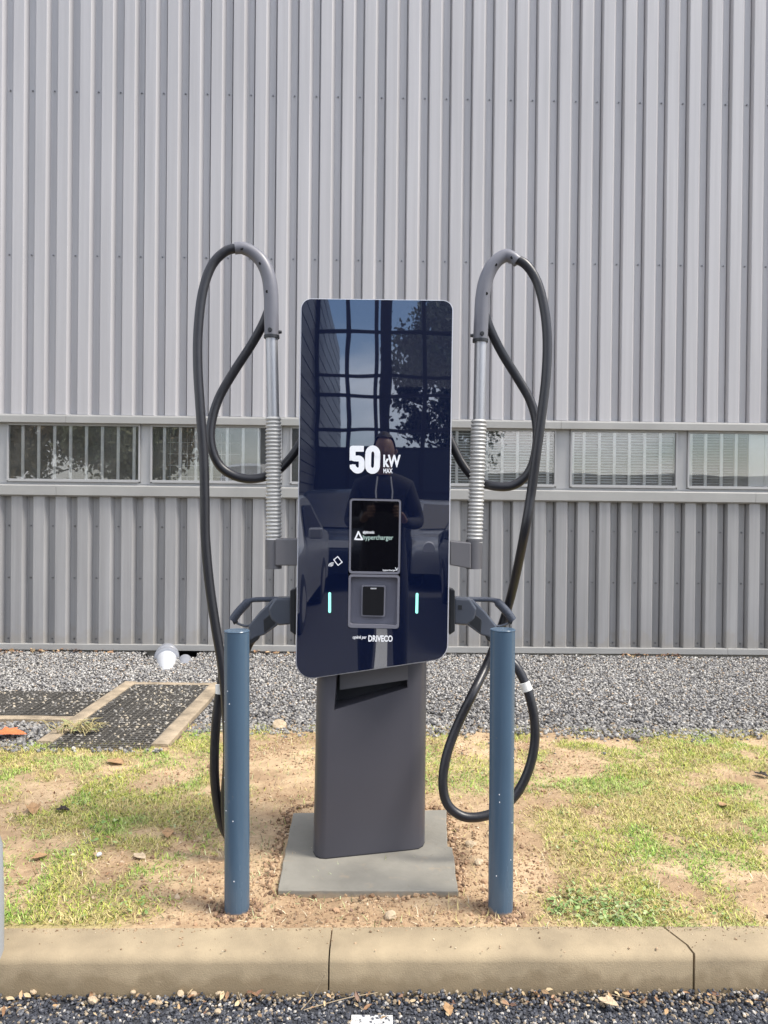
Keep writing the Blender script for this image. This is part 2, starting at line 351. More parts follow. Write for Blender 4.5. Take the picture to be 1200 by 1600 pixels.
gr = grassiness(X, Y); t = fbm(X, Y, 6, 31, 5)[..., None]; t2 = fbm(X, Y, 40, 41, 3)[..., None]
colA = np.array((.60,.44,.27)); colB = np.array((.39,.265,.155)); colC = np.array((.37,.35,.12))
sc_ = colB + (colA-colB)*np.clip(.5+2.4*(t-.5)+.9*(t2-.5), 0, 1)
sc_ = sc_*(1-.55*np.clip(gr,0,1)[..., None]) + colC*.55*np.clip(gr,0,1)[..., None]
V = np.stack([X, Y, Zs], -1).reshape(-1, 3)
idx = np.arange(nx*ny).reshape(ny, nx)
F = np.stack([idx[:-1,:-1], idx[:-1,1:], idx[1:,1:], idx[1:,:-1]], -1).reshape(-1, 4)
o = np_mesh('grass_bank', V, F, sc_.reshape(-1, 3), M['soil'], smooth=True); o['kind'] = 'structure'
for sx in (-1, 1): sheet('side_bank', min(sx*3.6, sx*60), max(sx*3.6, sx*60), YS0, YS1, .0, mat('side_soil', (.36,.31,.15), .95, 0, .3, 2))

# grass blades
def blades(name, n, xr, yr, hmin, hmax, wid, pal, wts, dens=None):
    x = rng.uniform(*xr, n*3); y = rng.uniform(yr[0]**.5, yr[1]**.5, n*3)**2
    vis = np.abs(x) < .53*y+.1; x = x[vis]; y = y[vis]
    d = grassiness(x, y) if dens is None else dens(x, y); k = rng.random(len(x)) < d; x = x[k][:n]; y = y[k][:n]; n = len(x)
    h = rng.uniform(hmin, hmax, n); a = rng.uniform(0, 2*np.pi, n); ln = rng.uniform(.7, 1.65, n)
    w = wid*rng.uniform(.6, 1.3, n); z = soil_z(x, y) - .002
    up = h*np.cos(ln*.9); fw = h*np.sin(ln*.9); dx, dy = np.cos(a), np.sin(a); sx, sy = -dy, dx
    b = np.stack([x, y, z], 1)
    P = np.zeros((n, 5, 3))
    for i, (t, ww) in enumerate(((0,1),(0,-1),(.55,.8),(.55,-.8),(1,0))):
        P[:, i, 0] = x + dx*fw*t**1.5 + sx*w*ww*.5; P[:, i, 1] = y + dy*fw*t**1.5 + sy*w*ww*.5
        P[:, i, 2] = z + up*(t if t < .9 else .95)
    F = np.array([[0,1,3],[0,3,2],[2,3,4]]); F = (F[None] + (np.arange(n)*5)[:, None, None]).reshape(-1, 3)
    c = pick(pal, wts, n, .25)
    dry = fbm(x, y, 3, 77, 3); q_ = (dry > .53) & (rng.random(n) < .6); c[q_] = np.array((.58,.48,.20))*rng.uniform(.6,1.15,(q_.sum(),1)); lush = fbm(x, y, 4, 83, 3) > .55; c[lush] *= (.72,.98,.75)
    o = np_mesh(name, P.reshape(-1, 3), F, np.repeat(c, 5, axis=0), M['grass']); o['kind'] = 'stuff'
    return o
blades('grass', 120000, (-2.6, 2.6), (2.235, 4.3), .010, .034, .0029,
       [(.24,.33,.045),(.37,.43,.065),(.50,.50,.11),(.62,.54,.24),(.08,.11,.035)], [2.2,3.2,3.0,1.6,1.5])
def bare(x, y): return np.clip(1.05-grassiness(x, y)*.8, .1, 1)*(.25+.9*fbm(x, y, 7, 19))*(1-sstep(-x, 1.05, 1.10)*sstep(y, 3.9, 3.98))
blades('dry_straw', 9000, (-2.6, 2.6), (2.235, 4.28), .012, .045, .0026, [(.55,.44,.26),(.36,.26,.14),(.16,.11,.065),(.66,.58,.40)], [2.5,2.2,2.2,1.2], dens=bare)
# clover and plantain leaves close to the kerb
n = 1500; cx = np.concatenate([rng.normal(.68, .13, 500), rng.normal(-.55,.12,250), rng.uniform(-1.3,1.3, 750)]); cy = np.concatenate([rng.normal(2.36,.05,500), rng.normal(2.32,.05,250), rng.uniform(2.26,3.6,750)])
k = (cy > 2.255) & (grassiness(cx, cy) > .3); cx = cx[k]; cy = cy[k]; n = len(cx)
lv = np.array([(0,-1,0),(.5,-.45,.12),(.55,.3,.16),(0,1,.05),(-.55,.3,.16),(-.5,-.45,.12)]); lf = np.array([[0,1,2,3],[0,3,4,5]])
s = rng.uniform(.004, .010, n)
scatter('clover', lv, lf, np.stack([cx, cy, soil_z(cx, cy)+rng.uniform(.006,.016,n)], 1), np.repeat(s[:,None],3,1), rotmats(n,.4),
        pick([(.16,.26,.07),(.28,.36,.13),(.36,.40,.2)], [2,2,1], n), M['grass'], 0)

# soil crumbs
n = 34000; x = rng.normal(-.02, .75, n); y = rng.uniform(2.24, 4.15, n)
m_ = (np.abs(x) < .53*y) & (rng.random(n) < np.clip(1.1-grassiness(x, y)*1.0, .25, 1)) & (rng.random(n) < .12+sstep(fbm(x,y,5,55), .42, .62)) & ~((x < -1.07) & (y > 3.9))
x = x[m_]; y = y[m_]; n = len(x); s = np.exp(rng.normal(-5.95, .5, n)).clip(.0013, .014)
scatter('soil_crumbs', bv, bf, np.stack([x, y, soil_z(x, y)+s*.25], 1), np.stack([s, s*.8, s*.65], 1), rotmats(n), pick([(.45,.31,.19),(.33,.21,.125),(.22,.14,.085),(.55,.43,.30)], [3,3,1.6,1], n, .2), M['clod'], .3)

n = 2200; sd_i = rng.integers(0, 4, n); t_ = rng.random(n); w_ = np.abs(rng.normal(0, .018, n))
ex = np.select([sd_i==0, sd_i==1, sd_i==2], [-.352+.60*t_, -.352-w_+.03*t_*0, .252+w_], -.34+.58*t_); ey = np.select([sd_i==0, sd_i==1, sd_i==2], [2.452-w_, 2.46+.66*t_, 2.46+.66*t_], 3.12+w_)
ex = np.where(sd_i==1, -.352+.0*t_-w_, ex); s = np.exp(rng.normal(-5.5,.5,n)).clip(.0018,.011)
scatter('soil_crumbs', bv, bf, np.stack([ex, ey, soil_z(ex, ey)+s*.5], 1), np.stack([s, s*.8, s*.65], 1), rotmats(n), pick([(.45,.31,.19),(.30,.19,.115),(.17,.11,.07)], [3,3,1.8], n, .2), M['clod'], .3)
n = 700; ex = rng.uniform(-1.3,1.3,n); ey = kerb_y(ex)+.135-np.abs(rng.normal(0,.012,n))-(rng.random(n)<.25)*rng.uniform(0,.12,n); s = np.exp(rng.normal(-6.3,.45,n)).clip(.0008,.005)
scatter('soil_crumbs', bv, bf, np.stack([ex, ey, KT+s*.3], 1), np.stack([s, s*.8, s*.6], 1), rotmats(n), pick([(.42,.30,.19),(.22,.15,.09),(.55,.46,.33)], [3,2,1], n, .2), M['clod'], .3)
# gravel strip with a ragged front edge
PX0, PX1, PY0_ = -1.96, -1.52, 6.20       # small pit beside the drain pipe
gb_ = MB()
for (a,b,c,d) in ((-60,60,4.2,PY0_),(-60,PX0,PY0_,7.0),(PX1,60,PY0_,7.0),(PX0,PX1,6.47,7.0),(-60,-1.08,3.94,4.2)):
    gb_.poly([(a,c,-.006),(b,c,-.006),(b,d,-.006),(a,d,-.006)],[(0,1,2,3)])
gb_ = gb_.build('gravel_strip', M['gravelbed']); gb_['kind'] = 'structure'
pt_ = MB().poly([(PX0,PY0_,-.006),(PX1,PY0_,-.006),(PX1,6.47,-.006),(PX0,6.47,-.006),(PX0,PY0_,-.15),(PX1,PY0_,-.15),(PX1,6.47,-.15),(PX0,6.47,-.15)],[(4,5,6,7),(0,1,5,4),(1,2,6,5),(2,3,7,6),(3,0,4,7)]).build('drain_pit', M['hole']); pt_['kind'] = 'structure'
def edge(x): return 4.20 + .10*(fbm(x, 0*x, 3.0, 61)-.5)*2 + .03*(fbm(x, 0*x, 14, 63)-.5) + np.where(x < -1.1, -.30, 0)
def gravel(name, n, ylo, yhi, smin, smax):
    x = rng.uniform(-3.6, 3.6, n); y = rng.uniform(ylo, yhi, n)
    k = (np.abs(x) < .52*y+.15) & (y > edge(x) - np.abs(rng.normal(0, .045, n)) - (rng.random(n) < .004)*.5); x = x[k]; y = y[k]
    ing = ((x > -1.68) & (x < -1.17) & (y > 3.84) & (y < 5.2)) | ((x > -3) & (x < -1.77) & (y > 4.42) & (y < 4.98))
    brd = ((x > -1.78) & (x < -1.06) & (y > 3.84) & (y < 5.27)) | ((x > -3) & (x < -1.76) & (y > 4.30) & (y < 5.0))
    keep = ((~brd) | (rng.random(len(x)) < .02)) & ~((x > PX0) & (x < PX1) & (y > PY0_)); x = x[keep]; y = y[keep]; n = len(x)
    s = rng.uniform(smin, smax, n)*(1+.45*sstep(-y, -5.0, -4.2))*np.exp(rng.normal(0,.12,n)); z = .002 + rng.uniform(0, .012, n) + .012*(fbm(x, y, 2.5, 71)-.5)
    c = pick([(.40,.38,.345),(.30,.29,.28),(.56,.54,.50),(.20,.195,.195),(.40,.31,.22),(.11,.105,.105)], [3.2,3.2,1.5,2,.6,1.3], n, .25)
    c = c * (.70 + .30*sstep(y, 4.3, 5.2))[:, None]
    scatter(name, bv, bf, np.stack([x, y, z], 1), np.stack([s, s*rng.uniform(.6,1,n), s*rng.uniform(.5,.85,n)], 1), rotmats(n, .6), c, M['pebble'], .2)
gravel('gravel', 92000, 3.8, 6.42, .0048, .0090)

# ------------------------------------------------------------------ the building
B = thing('warehouse', 'grey building clad in ribbed metal sheets with a low band of barred windows', 'building', (0, WALL_Y, 0), rz=WALL_ROT)
PER, OUT, FL, REC = .1812, .083, .0225, .0532
_, zU0 = wl(600, 653); _, zF1 = wl(600, 655); _, zF0 = wl(600, 667); _, zW1 = wl(600, 671); _, zW0 = wl(600, 757)
_, zS1 = wl(600, 764); _, zS0 = wl(600, 779); _, zL0 = wl(600, 1009); _, zB0 = wl(600, 1019)
uu, _ = wl(1070, 157)           # a screw of the upper cladding sits in the middle of a recess here
ul, _ = wl(1062, 905)
FS = .009      # the left flanks are steeper than the right ones
def sheet_mesh(name, ribs, z0, z1, depth, uoff):
    prof = []
    for r in range(ribs):
        b = r*PER
        prof += [(b-REC/2, depth), (b-REC/2+.003, depth+.001), (b+REC/2-.002, depth+.001), (b+REC/2+.000, depth+.016), (b+REC/2+.0055, depth+.016), (b+REC/2+.0065, depth-.002), (b+REC/2+FL-.001-FS, .003), (b+REC/2+FL+.003-FS, .0), (b+REC/2+FL+OUT-.0045, 0), (b+REC/2+FL+OUT-.0005, .0032)]
    prof.append((ribs*PER-REC/2, depth)); prof.append((ribs*PER-REC/2+.012, depth-.0015))
    # small stiffening groove in each outer flat is left to the light; sheet has its own thickness
    th = .0012; n = len(prof); NZ = 8 if z1-z0 > 2 else 4
    vs = []
    for k in range(NZ+1):
        z = z0+(z1-z0)*k/NZ
        for (u, d) in prof: vs.append((u, d, z))
    fs = [(k*n+i, k*n+i+1, (k+1)*n+i+1, (k+1)*n+i) for k in range(NZ) for i in range(n-1)]
    return MB().poly(vs, fs)
def clad(z0, z1, depth, phase, rows, m, ymat):
    RIBS = 5; base = sheet_mesh('x', RIBS, z0, z1, depth, 0)
    first = None; sfirst = None
    k0 = int(math.floor((-9-phase)/(PER*RIBS)))
    for k in range(k0, k0+20):
        u = phase + k*PER*RIBS
        if first is None:
            o = base.build('cladding_sheet', m, B, local=True); first = o
            sm = MB()
            for r in range(RIBS):
                for zz, pr in rows:
                    c = Vector((r*PER, depth-.0005, zz)); sm.tube([c, c+Vector((0,-.006,0))], [.0075,.0075], 6)
                    sm.tube([c+Vector((0,-.006,0)), c+Vector((0,-.010,0))], [.005,.004], 6)
            s_ = sm.build('screws', M['screw'], first, local=True); s_['kind'] = 'stuff'; sfirst = s_
        else:
            o = first.copy(); C.objects.link(o); o.parent = B
            c = sfirst.copy(); C.objects.link(c); c.parent = o
        o.location = (u, random.uniform(-.0012, .0012), 0); o.rotation_euler = (0, random.uniform(-.0008,.0008), random.uniform(-.0025, .0025))
ZTOP = 7.2
clad(zU0-.004, ZTOP, .041, uu - 60*PER, [(wl(600,149)[1],1),(wl(600,405)[1],1),(6.2,1)], M['clad'], 0)
clad(zL0-.002, zS0+.004, .052, ul - 60*PER, [(wl(600,827)[1],1),(wl(600,908)[1],1),(wl(600,1003)[1],1)], M['clad_low'], 0)
U0, U1 = -10, 9
# flashing strips in lengths
def strips(name, prof, m, joints):
    js = [U0]+joints+[U1]
    for a, b in zip(js[:-1], js[1:]):
        MB().prism([(a+.001, d, z) for d, z in prof], (b-a-.002, 0, 0)).build(name, m, B, local=True, bevel=.0012)
strips('drip_flashing', [(-.030, zF0), (-.030, zF1-.012), (-.026, zF1), (.04, zF1+.012), (.06, zF1+.012), (.06, zF0-.001), (-.022, zF0-.002)], M['flash'], [wl(105,655)[0], wl(105,655)[0]+3.1+1.0])
strips('sill_flashing', [(-.034, zS0), (-.034, zS1-.004), (-.030, zS1), (.075, zS1+.014), (.075, zS0-.01), (-.01, zS0-.01), (-.028, zS0)], M['flash'], [wl(90,765)[0], wl(1178,770)[0]])
strips('cladding_closer', [(-.004, zS0-.012), (-.004, zS0-.004), (.05, zS0-.004), (.05, zS0-.012)], M['clad_low'], [0])
strips('base_flashing', [(-.018, zB0+.003), (-.018, zL0-.004), (-.012, zL0-.002), (.06, zL0-.002), (.06, zB0)], M['flash'], [-3.3, 2.9])
MB().box((U0, .02, -.25), (-1.90, .3, zB0+.004)).build('plinth', M['concrete'], B, local=True)
MB().box((-1.50, .0201, -.25), (U1, .3, zB0+.004)).build('plinth', M['concrete'], B, local=True)
MB().box((-1.90, .25, -.25), (-1.45, .29, zB0)).build('cavity_back', M['hole'], B, local=True)
# inner wall, roof, ends, interior
MB().box((U0, .075, zB0), (U1, .12, zS0)).box((U0, .075, zF1), (U1, .12, ZTOP)).build('inner_wall', M['darkroom'], B, local=True)
MB().box((U0, .3, ZTOP-.002), (U1, 9, ZTOP+.1)).box((U0-.03, -.06, ZTOP+.001), (U1+.03, .30, ZTOP+.16)).build('roof', M['flash'], B, local=True)
MB().box((U0-.1, .0, -.1), (U0-.001, 9, ZTOP)).box((U1+.001, 0, -.1), (U1+.1, 9, ZTOP)).box((U0-.1, 9.001, -.1), (U1+.1, 9.1, ZTOP)).build('end_wall', M['clad'], B, local=True)
MB().box((U0, .12, zW0-.5), (U1, 3.5, zW0-.45)).box((U0, 3.5, 0.2), (U1, 3.55, 3.2)).box((U0,.12,2.6),(U1,3.5,2.65)).build('interior_room', M['darkroom'], B, local=True)

# windows:  px edges left, right, list of bar centres, blind kind
wins = [(-205, -8, [-195,-170,-145,-120,-95,-70,-45,-20], None),
        (9, 218, [32,57,82,107,132,157,182,207], None), (234, 440, [254.7,279.6,304.5,329,353.5,378.5,403.5,428], 'refl_grid'),
        (453, 660, [478,503,528,553,578,603,628,652], None), (676, 870, [690,714.6,738.5,762,786,810,834,858], 'slat'),
        (892, 1060, [897,914.6,938.8,962.5,986,1010,1034.6], 'slat'), (1076, 1282, [1083,1106,1131,1154,1176,1201,1226,1251], 'mixed'), (1297,1490,[1310,1340,1370,1400,1430,1460],None)]
WD = .030                          # glass plane depth behind the cladding face
prev = U0
for (a, b, bars, kind) in wins:
    ua = wl(a, 710)[0]; ub = wl(b, 710)[0]
    # flat infill post between windows
    MB().box((prev+.0015, .030, zW0-.02), (ua-.0015, .075, zF0+.004)).build('mullion_panel', M['frame'], B, local=True, bevel=.002)
    w = bpy.data.objects.new('window', None); C.objects.link(w); w.parent = B; w.location = (ua, WD, zW0)
    wd, h = ub-ua, zF0-zW0
    fr = MB().box((0,-.018,0), (.014,.02,h)).box((wd-.014,-.018,0), (wd,.02,h)).box((.014,-.018,h-.02), (wd-.014,.02,h)).box((.014,-.018,-.006), (wd-.014,.02,.016))
    fr.build('frame', M['frame'], w, local=True, bevel=.0015)
    MB().box((.012,-.004,.014), (wd-.012,.0,h-.018)).build('pane', M['pane'], w, local=True)
    for p in bars:
        ux = wl(p, 710)[0]-ua
        MB().box((ux-.0125, .010, .004), (ux+.0125, .022, h-.006)).build('window_bar', M['whitebar'], w, local=True, bevel=.002)
    if kind in ('slat', 'mixed'):
        sl = MB(); lim = wd if kind == 'slat' else wl(1177,710)[0]-ua
        nsl = int(h/.0235)
        for i in range(nsl):
            zz = .012 + i*.0235; tilt = .004*math.sin(i*1.7); dz = .012 if kind == 'slat' else .006
            sl.poly([(.02, .036, zz), (lim-.02, .036, zz+tilt+(.006 if kind == 'mixed' else 0)), (lim-.02, .050, zz+tilt+dz), (.02, .050, zz+dz)], [(0,1,2,3)])
        o = sl.build('venetian_blind', M['blind'], w, local=True); o['kind'] = 'stuff'
    if kind == 'mixed':
        MB().box((lim+.01, .020, .02), (wd-.02, .026, h-.02)).build('roller_blind', M['whitebar'], w, local=True)
    if kind == 'refl_grid':  # white tubes added in place of the facade grid reflected in this pane
        mg = MB()
        for i in range(8): mg.tube([(.07+i*.075,.35,0.01),(.07+i*.075,.35,h-.04)], .003, 6)
        for i in range(4): mg.tube([(.05,.352,.06+i*.1),(.68,.352,.06+i*.1)], .003, 6)
        mg.build('mirrored_grid', M['whitebar'], w, local=True)
    prev = ub
MB().box((prev+.0015, .030, zW0-.02), (U1, .075, zF0+.004)).build('mullion_panel', M['frame'], B, local=True)
MB().box((U0, .034, zS1), (U1, .074, zW0-.007)).build('sill_rail', M['frame'], B, local=True)

# drain pipe coming out under the wall
pc = Vector((-1.815, 6.4, 0))
dp = thing('drain_pipe', 'grey and white plastic drain pipe elbow poking out from under the wall', 'pipe', (pc.x, 6.2, 0))
path = catmull([(pc.x, 6.56, -.012), (pc.x+.03, 6.36, -.008), (pc.x+.085, 6.15, -.010)], 6)
MB().tube(path, .094, 28).build('elbow', M['pvc'], dp, smooth=True)
d = (path[-1]-path[-3]).normalized()
MB().tube([path[-1]-d*.035, path[-1]-d*.030, path[-1]+d*.012, path[-1]+d*.016], [.095,.102,.102,.094], 28).build('collar', M['pvc'], dp, smooth=True)
MB().tube([path[-1]-d*.13, path[-1]-d*.125, path[-1]-d*.105, path[-1]-d*.10], [.095,.100,.100,.095], 28).build('collar', M['pvc'], dp, smooth=True)
MB().tube([path[-1]+d*.01, path[-1]+d*.14, path[-1]+d*.36+Vector((0,0,-.004)), path[-1]+d*.46+Vector((0,0,-.010))], [.080,.074,.054,.042], 28).build('spigot', M['pvcw'], dp, smooth=True)
o = MB().tube([(-1.585,6.16,-.012),(-1.555,6.06,-.012),(-1.54,5.95,-.028)], [.05,.05,.042], 18).build('pipe_stub', M['pvc'], smooth=True)
tag(o, 'short pale pipe stub half buried in gravel beside the drain elbow', 'pipe')

# gratings in the gravel
def grating(name, label, x0, x1, y0, y1, ax_n, ay_n):
    t = thing('floor_grating', label, 'grating', ((x0+x1)/2, (y0+y1)/2, 0), group='steel gratings set in the gravel')
    cx, cy = (x0+x1)/2, (y0+y1)/2
    MB().box((x0, y0, -.045), (x1, y1, -.04)).build('sump_bed', M['gravelbed'], t)
    fst = None
    for i in range(ax_n+1):
        xx = x0 + (x1-x0)*i/ax_n
        if fst is None: fst = MB().box((xx-.0022, y0, -.006), (xx+.0022, y1, .016)).build('bearing_bar', M['grate'], t)
        else: c = fst.copy(); C.objects.link(c); c.location = (xx-x0, 0, 0)
    fst = None
    for i in range(ay_n+1):
        yy = y0 + (y1-y0)*i/ay_n
        if fst is None: fst = MB().box((x0, yy-.0035, .008), (x1, yy+.0035, .0172)).build('cross_bar', M['grate'], t)
        else: c = fst.copy(); C.objects.link(c); c.location = (0, yy-y0, 0)
    # pebbles lying on and below the bars
    n = 5200; px_ = rng.uniform(x0, x1, n); py_ = rng.uniform(y0, y1, n); k = rng.random(n) < .62+2.2*(fbm(px_, py_, 4, 91)-.45)
    px_ = px_[k]; py_ = py_[k]; n = len(px_); s = rng.uniform(.006,.011,n)
    o = scatter('spilled_pebbles', bv, bf, np.stack([px_-cx, py_-cy, rng.uniform(-.006,.004,n)+.016*(rng.random(n)<.15)],1), np.stack([s,s*.8,s*.6],1), rotmats(n,.5), pick([(.36,.33,.28),(.21,.20,.185),(.42,.36,.27)],[2,2.5,1],n), M['pebble'])
    o.parent = t
    return t
ga = grating('a', 'long steel grating between two tan edging strips, nearer the left bollard', -1.68, -1.175, 3.86, 5.20, 14, 38)
gb = grating('b', 'steel grating cut by the left edge of the photo, half covered by gravel', -2.95, -1.775, 4.44, 4.98, 33, 15)
ed = thing('edging', 'tan concrete edging strips framing the gratings', 'edging', (-1.7, 4.5, 0))
for (x0,x1,y0,y1,h) in ((-1.172,-1.085,3.90,5.26,.022),(-1.768,-1.684,3.92,5.26,.024),(-1.684,-1.172,5.205,5.262,.020),(-3.1,-1.769,4.34,4.415,.018)):
    mb = MB(); N = 24; lng = (x1-x0) > (y1-y0)
    vs = []
    for i in range(N+1):
        t = i/N
        for (a, zz) in ((0,-.06),(0,h-.004),(.15,h),(.85,h),(1,h-.004),(1,-.06)):
            w = .006*noise.noise(Vector((t*7, a*2, x0)))
            if lng: vs.append((x0+(x1-x0)*t, y0+(y1-y0)*a+w, zz+w*.5))
            else: vs.append((x0+(x1-x0)*a+w, y0+(y1-y0)*t, zz+w*.5))
    mb.poly(vs, [(i*6+j,(i+1)*6+j,(i+1)*6+(j+1)%6,i*6+(j+1)%6) for i in range(N) for j in range(6)] + [(0,1,2,3,4,5), tuple(N*6+j for j in range(6))])
    mb.build('edging_strip', M['timber'], ed, smooth=True)

# ------------------------------------------------------------------ leaves, stones, twigs
def leaf(name, p, size, rz, m, label, curl=.3, stem=True, group=None):
    pts = [(0,-1),(.28,-.75),(.5,-.35),(.62,-.4),(.55,.0),(.7,.25),(.42,.35),(.3,.7),(0,1),(-.3,.7),(-.42,.35),(-.7,.25),(-.55,0),(-.62,-.4),(-.5,-.35),(-.28,-.75)]
    vs = [(0,-.9,0),(0,0,0),(0,.9,0)]; N = len(pts); mb = MB(); ca, sa = math.cos(rz), math.sin(rz)
    P = [Vector((a*size, b*size, curl*size*(a*a*1.4+.35*b*b*b))) for a, b in pts]; c = Vector((0,0,.04*size))
    V = [Vector((q.x*ca-q.y*sa, q.x*sa+q.y*ca, q.z)) + Vector(p) for q in P] + [c+Vector(p)]
    mb.poly(V, [(i, (i+1) % N, N) for i in range(N)])
    o = mb.build(name, m)
    sl = o.modifiers.new('thick', 'SOLIDIFY'); sl.thickness = .0006
    tag(o, label, 'leaf', group)
    o.data.transform(Matrix.Translation(-Vector(p))); o.location = p
    return o
def gz(px, py, dz=.012):
    p = G(px, py, .0)
    if p.x < -1.05 and p.y > 3.9: p.z = .014+dz; return p
    p.z = float(soil_z(np.array([p.x]), np.array([p.y]))[0]) + dz if p.y < 4.3 and p.y > 2.16 else dz+.01; return p
leaf('dead_leaf', gz(52,1270), .045, .5, M['leafb'], 'curled orange brown dead leaf lying in the grass near the left edge', .7)
leaf('dead_leaf', gz(98,1272), .030, 1.9, M['root'], 'small blackish dead leaf just right of the curled orange brown one', .7)
leaf('dead_leaf', gz(180,1195), .05, 1.2, M['leafb'], 'flat brown dead leaf on the grass in front of the long grating', .25)
leaf('dead_leaf', gz(62,1345), .03, 2.4, M['leafb'], 'tan dead leaf in the grass below the dark curled leaf', .3)
leaf('dead_leaf', gz(262,1310), .035, .3, M['leafb'], 'brown dead leaf on the soil left of the left bollard', .4)
leaf('dead_leaf', gz(1190,1215), .035, .9, M['root'], 'dark dead leaf in the grass at the right edge', .5)
leaf('dead_leaf', gz(1130,1262), .03, 2.2, M['leafb'], 'small brown dead leaf in the right hand grass', .4)
leaf('dead_leaf', gz(218,1345,.01), .03, 1.0, M['stone'], 'pale tan dead leaf in the bare patch of the left lawn', .2)
leaf('dead_leaf', Vector((G(950,1572,-.09).x, G(950,1572,-.09).y, -.078)), .028, 1.1, M['stone'], 'pale dead leaf on the dark chippings right of the white line', .3)
leaf('dead_leaf', Vector((G(700,1578,-.09).x, 2.02, -.085)), .022, .2, M['leafb'], 'orange brown dead leaf among the chippings just right of the white line', .5)
lo = gz(10,1156,.02); leaf('orange_leaf', lo, .10, 1.75, M['leafo'], 'large orange red leaf lying on gravel at the left edge', .25)
# the leafy clump by the gratings
cl = thing('weed_clump', 'clump of dry straw and dull green leaves at the corner between the gratings', 'plant', gz(115,1150,.01))
base = Vector(cl.location); mbs = MB(); mbg = MB()
for i in range(46):
    a = random.uniform(0, 6.28); L = random.uniform(.06,.17); b = base + Vector((random.gauss(0,.05), random.gauss(0,.03), 0))
    e = b + Vector((math.cos(a)*L, math.sin(a)*L*.6, random.uniform(.0,.06))); mbs.tube([b, (b+e)/2+Vector((0,0,.03)), e], [.0022,.0018,.0005], 4)
for i in range(26):
    a = random.uniform(0, 6.28); L = random.uniform(.03,.06); b = base + Vector((random.gauss(.03,.06), random.gauss(0,.03), random.uniform(.01,.05)))
    dx = Vector((math.cos(a), math.sin(a)*.7, random.uniform(-.2,.5)))*L; sd_ = Vector((-math.sin(a), math.cos(a), 0))*L*.28
    mbg.poly([b, b+dx*.5+sd_, b+dx, b+dx*.5-sd_], [(0,1,2,3)])
o = mbs.build('straw', mat('straw', (.50,.42,.20), .7)); o.parent = cl; o.data.transform(Matrix.Translation(-base)); o['kind'] = 'stuff'
o = mbg.build('leaves', mat('dull_leaves', (.27,.29,.13), .6, 0, .4, 30)); o.parent = cl; o.data.transform(Matrix.Translation(-base)); o['kind'] = 'stuff'

def stone(p, s, label, m='stone', name='stone', grp=None):
    bm = bmesh.new(); bmesh.ops.create_icosphere(bm, subdivisions=2, radius=1)
    q = Vector((random.random()*50, 0, 0))
    for v in bm.verts:
        v.co *= 1 + .35*noise.noise(v.co*1.3+q); v.co = Vector((v.co.x*s, v.co.y*s*.75, v.co.z*s*.55))
    me = bpy.data.meshes.new(name); bm.to_mesh(me); bm.free(); me.materials.append(M[m]); o = bpy.data.objects.new(name, me); C.objects.link(o)
    o.location = p; o.rotation_euler = (0,0,random.uniform(0,6)); return tag(o, label, 'stone', grp)
def gr_(px, py, z=-.088): p = G(px, py, z); return p
stone(gz(155,1345), .012, 'small white stone on the bare patch of the left lawn', 'pvcw')
stone(gz(436,1138,.01), .055, 'tan lump of stone at the front edge of the gravel left of the pedestal')
stone(gz(735,1325,.008), .022, 'flat tan stone on the soil between the concrete pad and the right bollard')
stone(gz(748,1355,.006), .018, 'tan stone on the soil below the flat one beside the right bollard')
stone(gz(610,1437,.006), .022, 'yellowish stone by the kerb in front of the concrete pad')
for (px, py, s, lab) in ((145,1562,.016,'large tan stone in the chippings at the foot of the left kerb stone'),
        (52,1550,.010,'tan pebble topmost of the little heap at the left kerb foot'), (208,1550,.009,'cream pebble against the kerb foot below the left bollard, left one'),
        (282,1552,.012,'pale tan stone against the kerb foot below the left bollard'), (302,1553,.012,'orange tan stone beside the pale one at the kerb foot'),
        (342,1552,.009,'grey pebble against the kerb foot under the left bollard'), (248,1567,.010,'tan stone in the chippings left of the straw stalk'),
        (5,1577,.010,'cream pebble at the lower left corner'), (340,1580,.010,'tan flat pebble in the chippings left of the white line'),
        (1070,1578,.007,'pink tan pebble in the chippings at the right')):
    stone(gr_(px, py, -.085), s, lab)
def twig(pts, r, label, m='twig', name='twig'):
    o = MB().tube(catmull(pts, 5), r, 6).build(name, M[m], smooth=True); return tag(o, label, 'twig')
twig([G(508,1519,-.02)+Vector((0,-.01,0)), G(490,1552,-.075)+Vector((0,-.01,0)), G(470,1578,-.09)], .0012, 'thin pale straw stalk leaning against the kerb at the joint')
twig([G(475,1578,-.088), G(540,1560,-.082), G(590,1551,-.085)], .0013, 'pale dry stalk lying on the chippings left of the white line')
twig([G(948,1552,-.08), G(985,1562,-.078), G(1002,1572,-.085)], .0012, 'green grey stalk lying on the chippings at the right')
twig([G(372,1550,-.07), G(380,1575,-.09)], .001, 'short pale stalk on the chippings under the left kerb stone')

# leaf litter: along the wall foot and in the chippings at the kerb foot
lv_ = np.array([(0,-1,0),(.42,-.3,.18),(.35,.45,.25),(0,1,.05),(-.4,.4,-.1),(-.38,-.35,.2)]); lf_ = np.array([[0,1,2,3],[0,3,4,5]])
LC = [(.30,.17,.09),(.42,.27,.14),(.20,.11,.07),(.50,.38,.22)]
n = 420; x = rng.uniform(-3.5, 3.5, n); k = vnoise(x, x*0, 2.2, 7) > .45; x = x[k]; n = len(x); y = 6.40+.0175*x-np.abs(rng.normal(0,.07,n)); k = (x < -1.98) | (x > -1.45); x = x[k]; y = y[k]; n = len(x)
scatter('leaf_litter', lv_, lf_, np.stack([x, y, .018+rng.uniform(0,.018,n)],1), np.repeat(rng.uniform(.010,.024,n)[:,None],3,1), rotmats(n,.5), pick(LC,[3,2,2,1],n), M['grass'], 0)
n = 150; x = rng.uniform(-1.25,1.25,n); y = 2.085+.025*x-np.abs(rng.normal(0,.045,n))
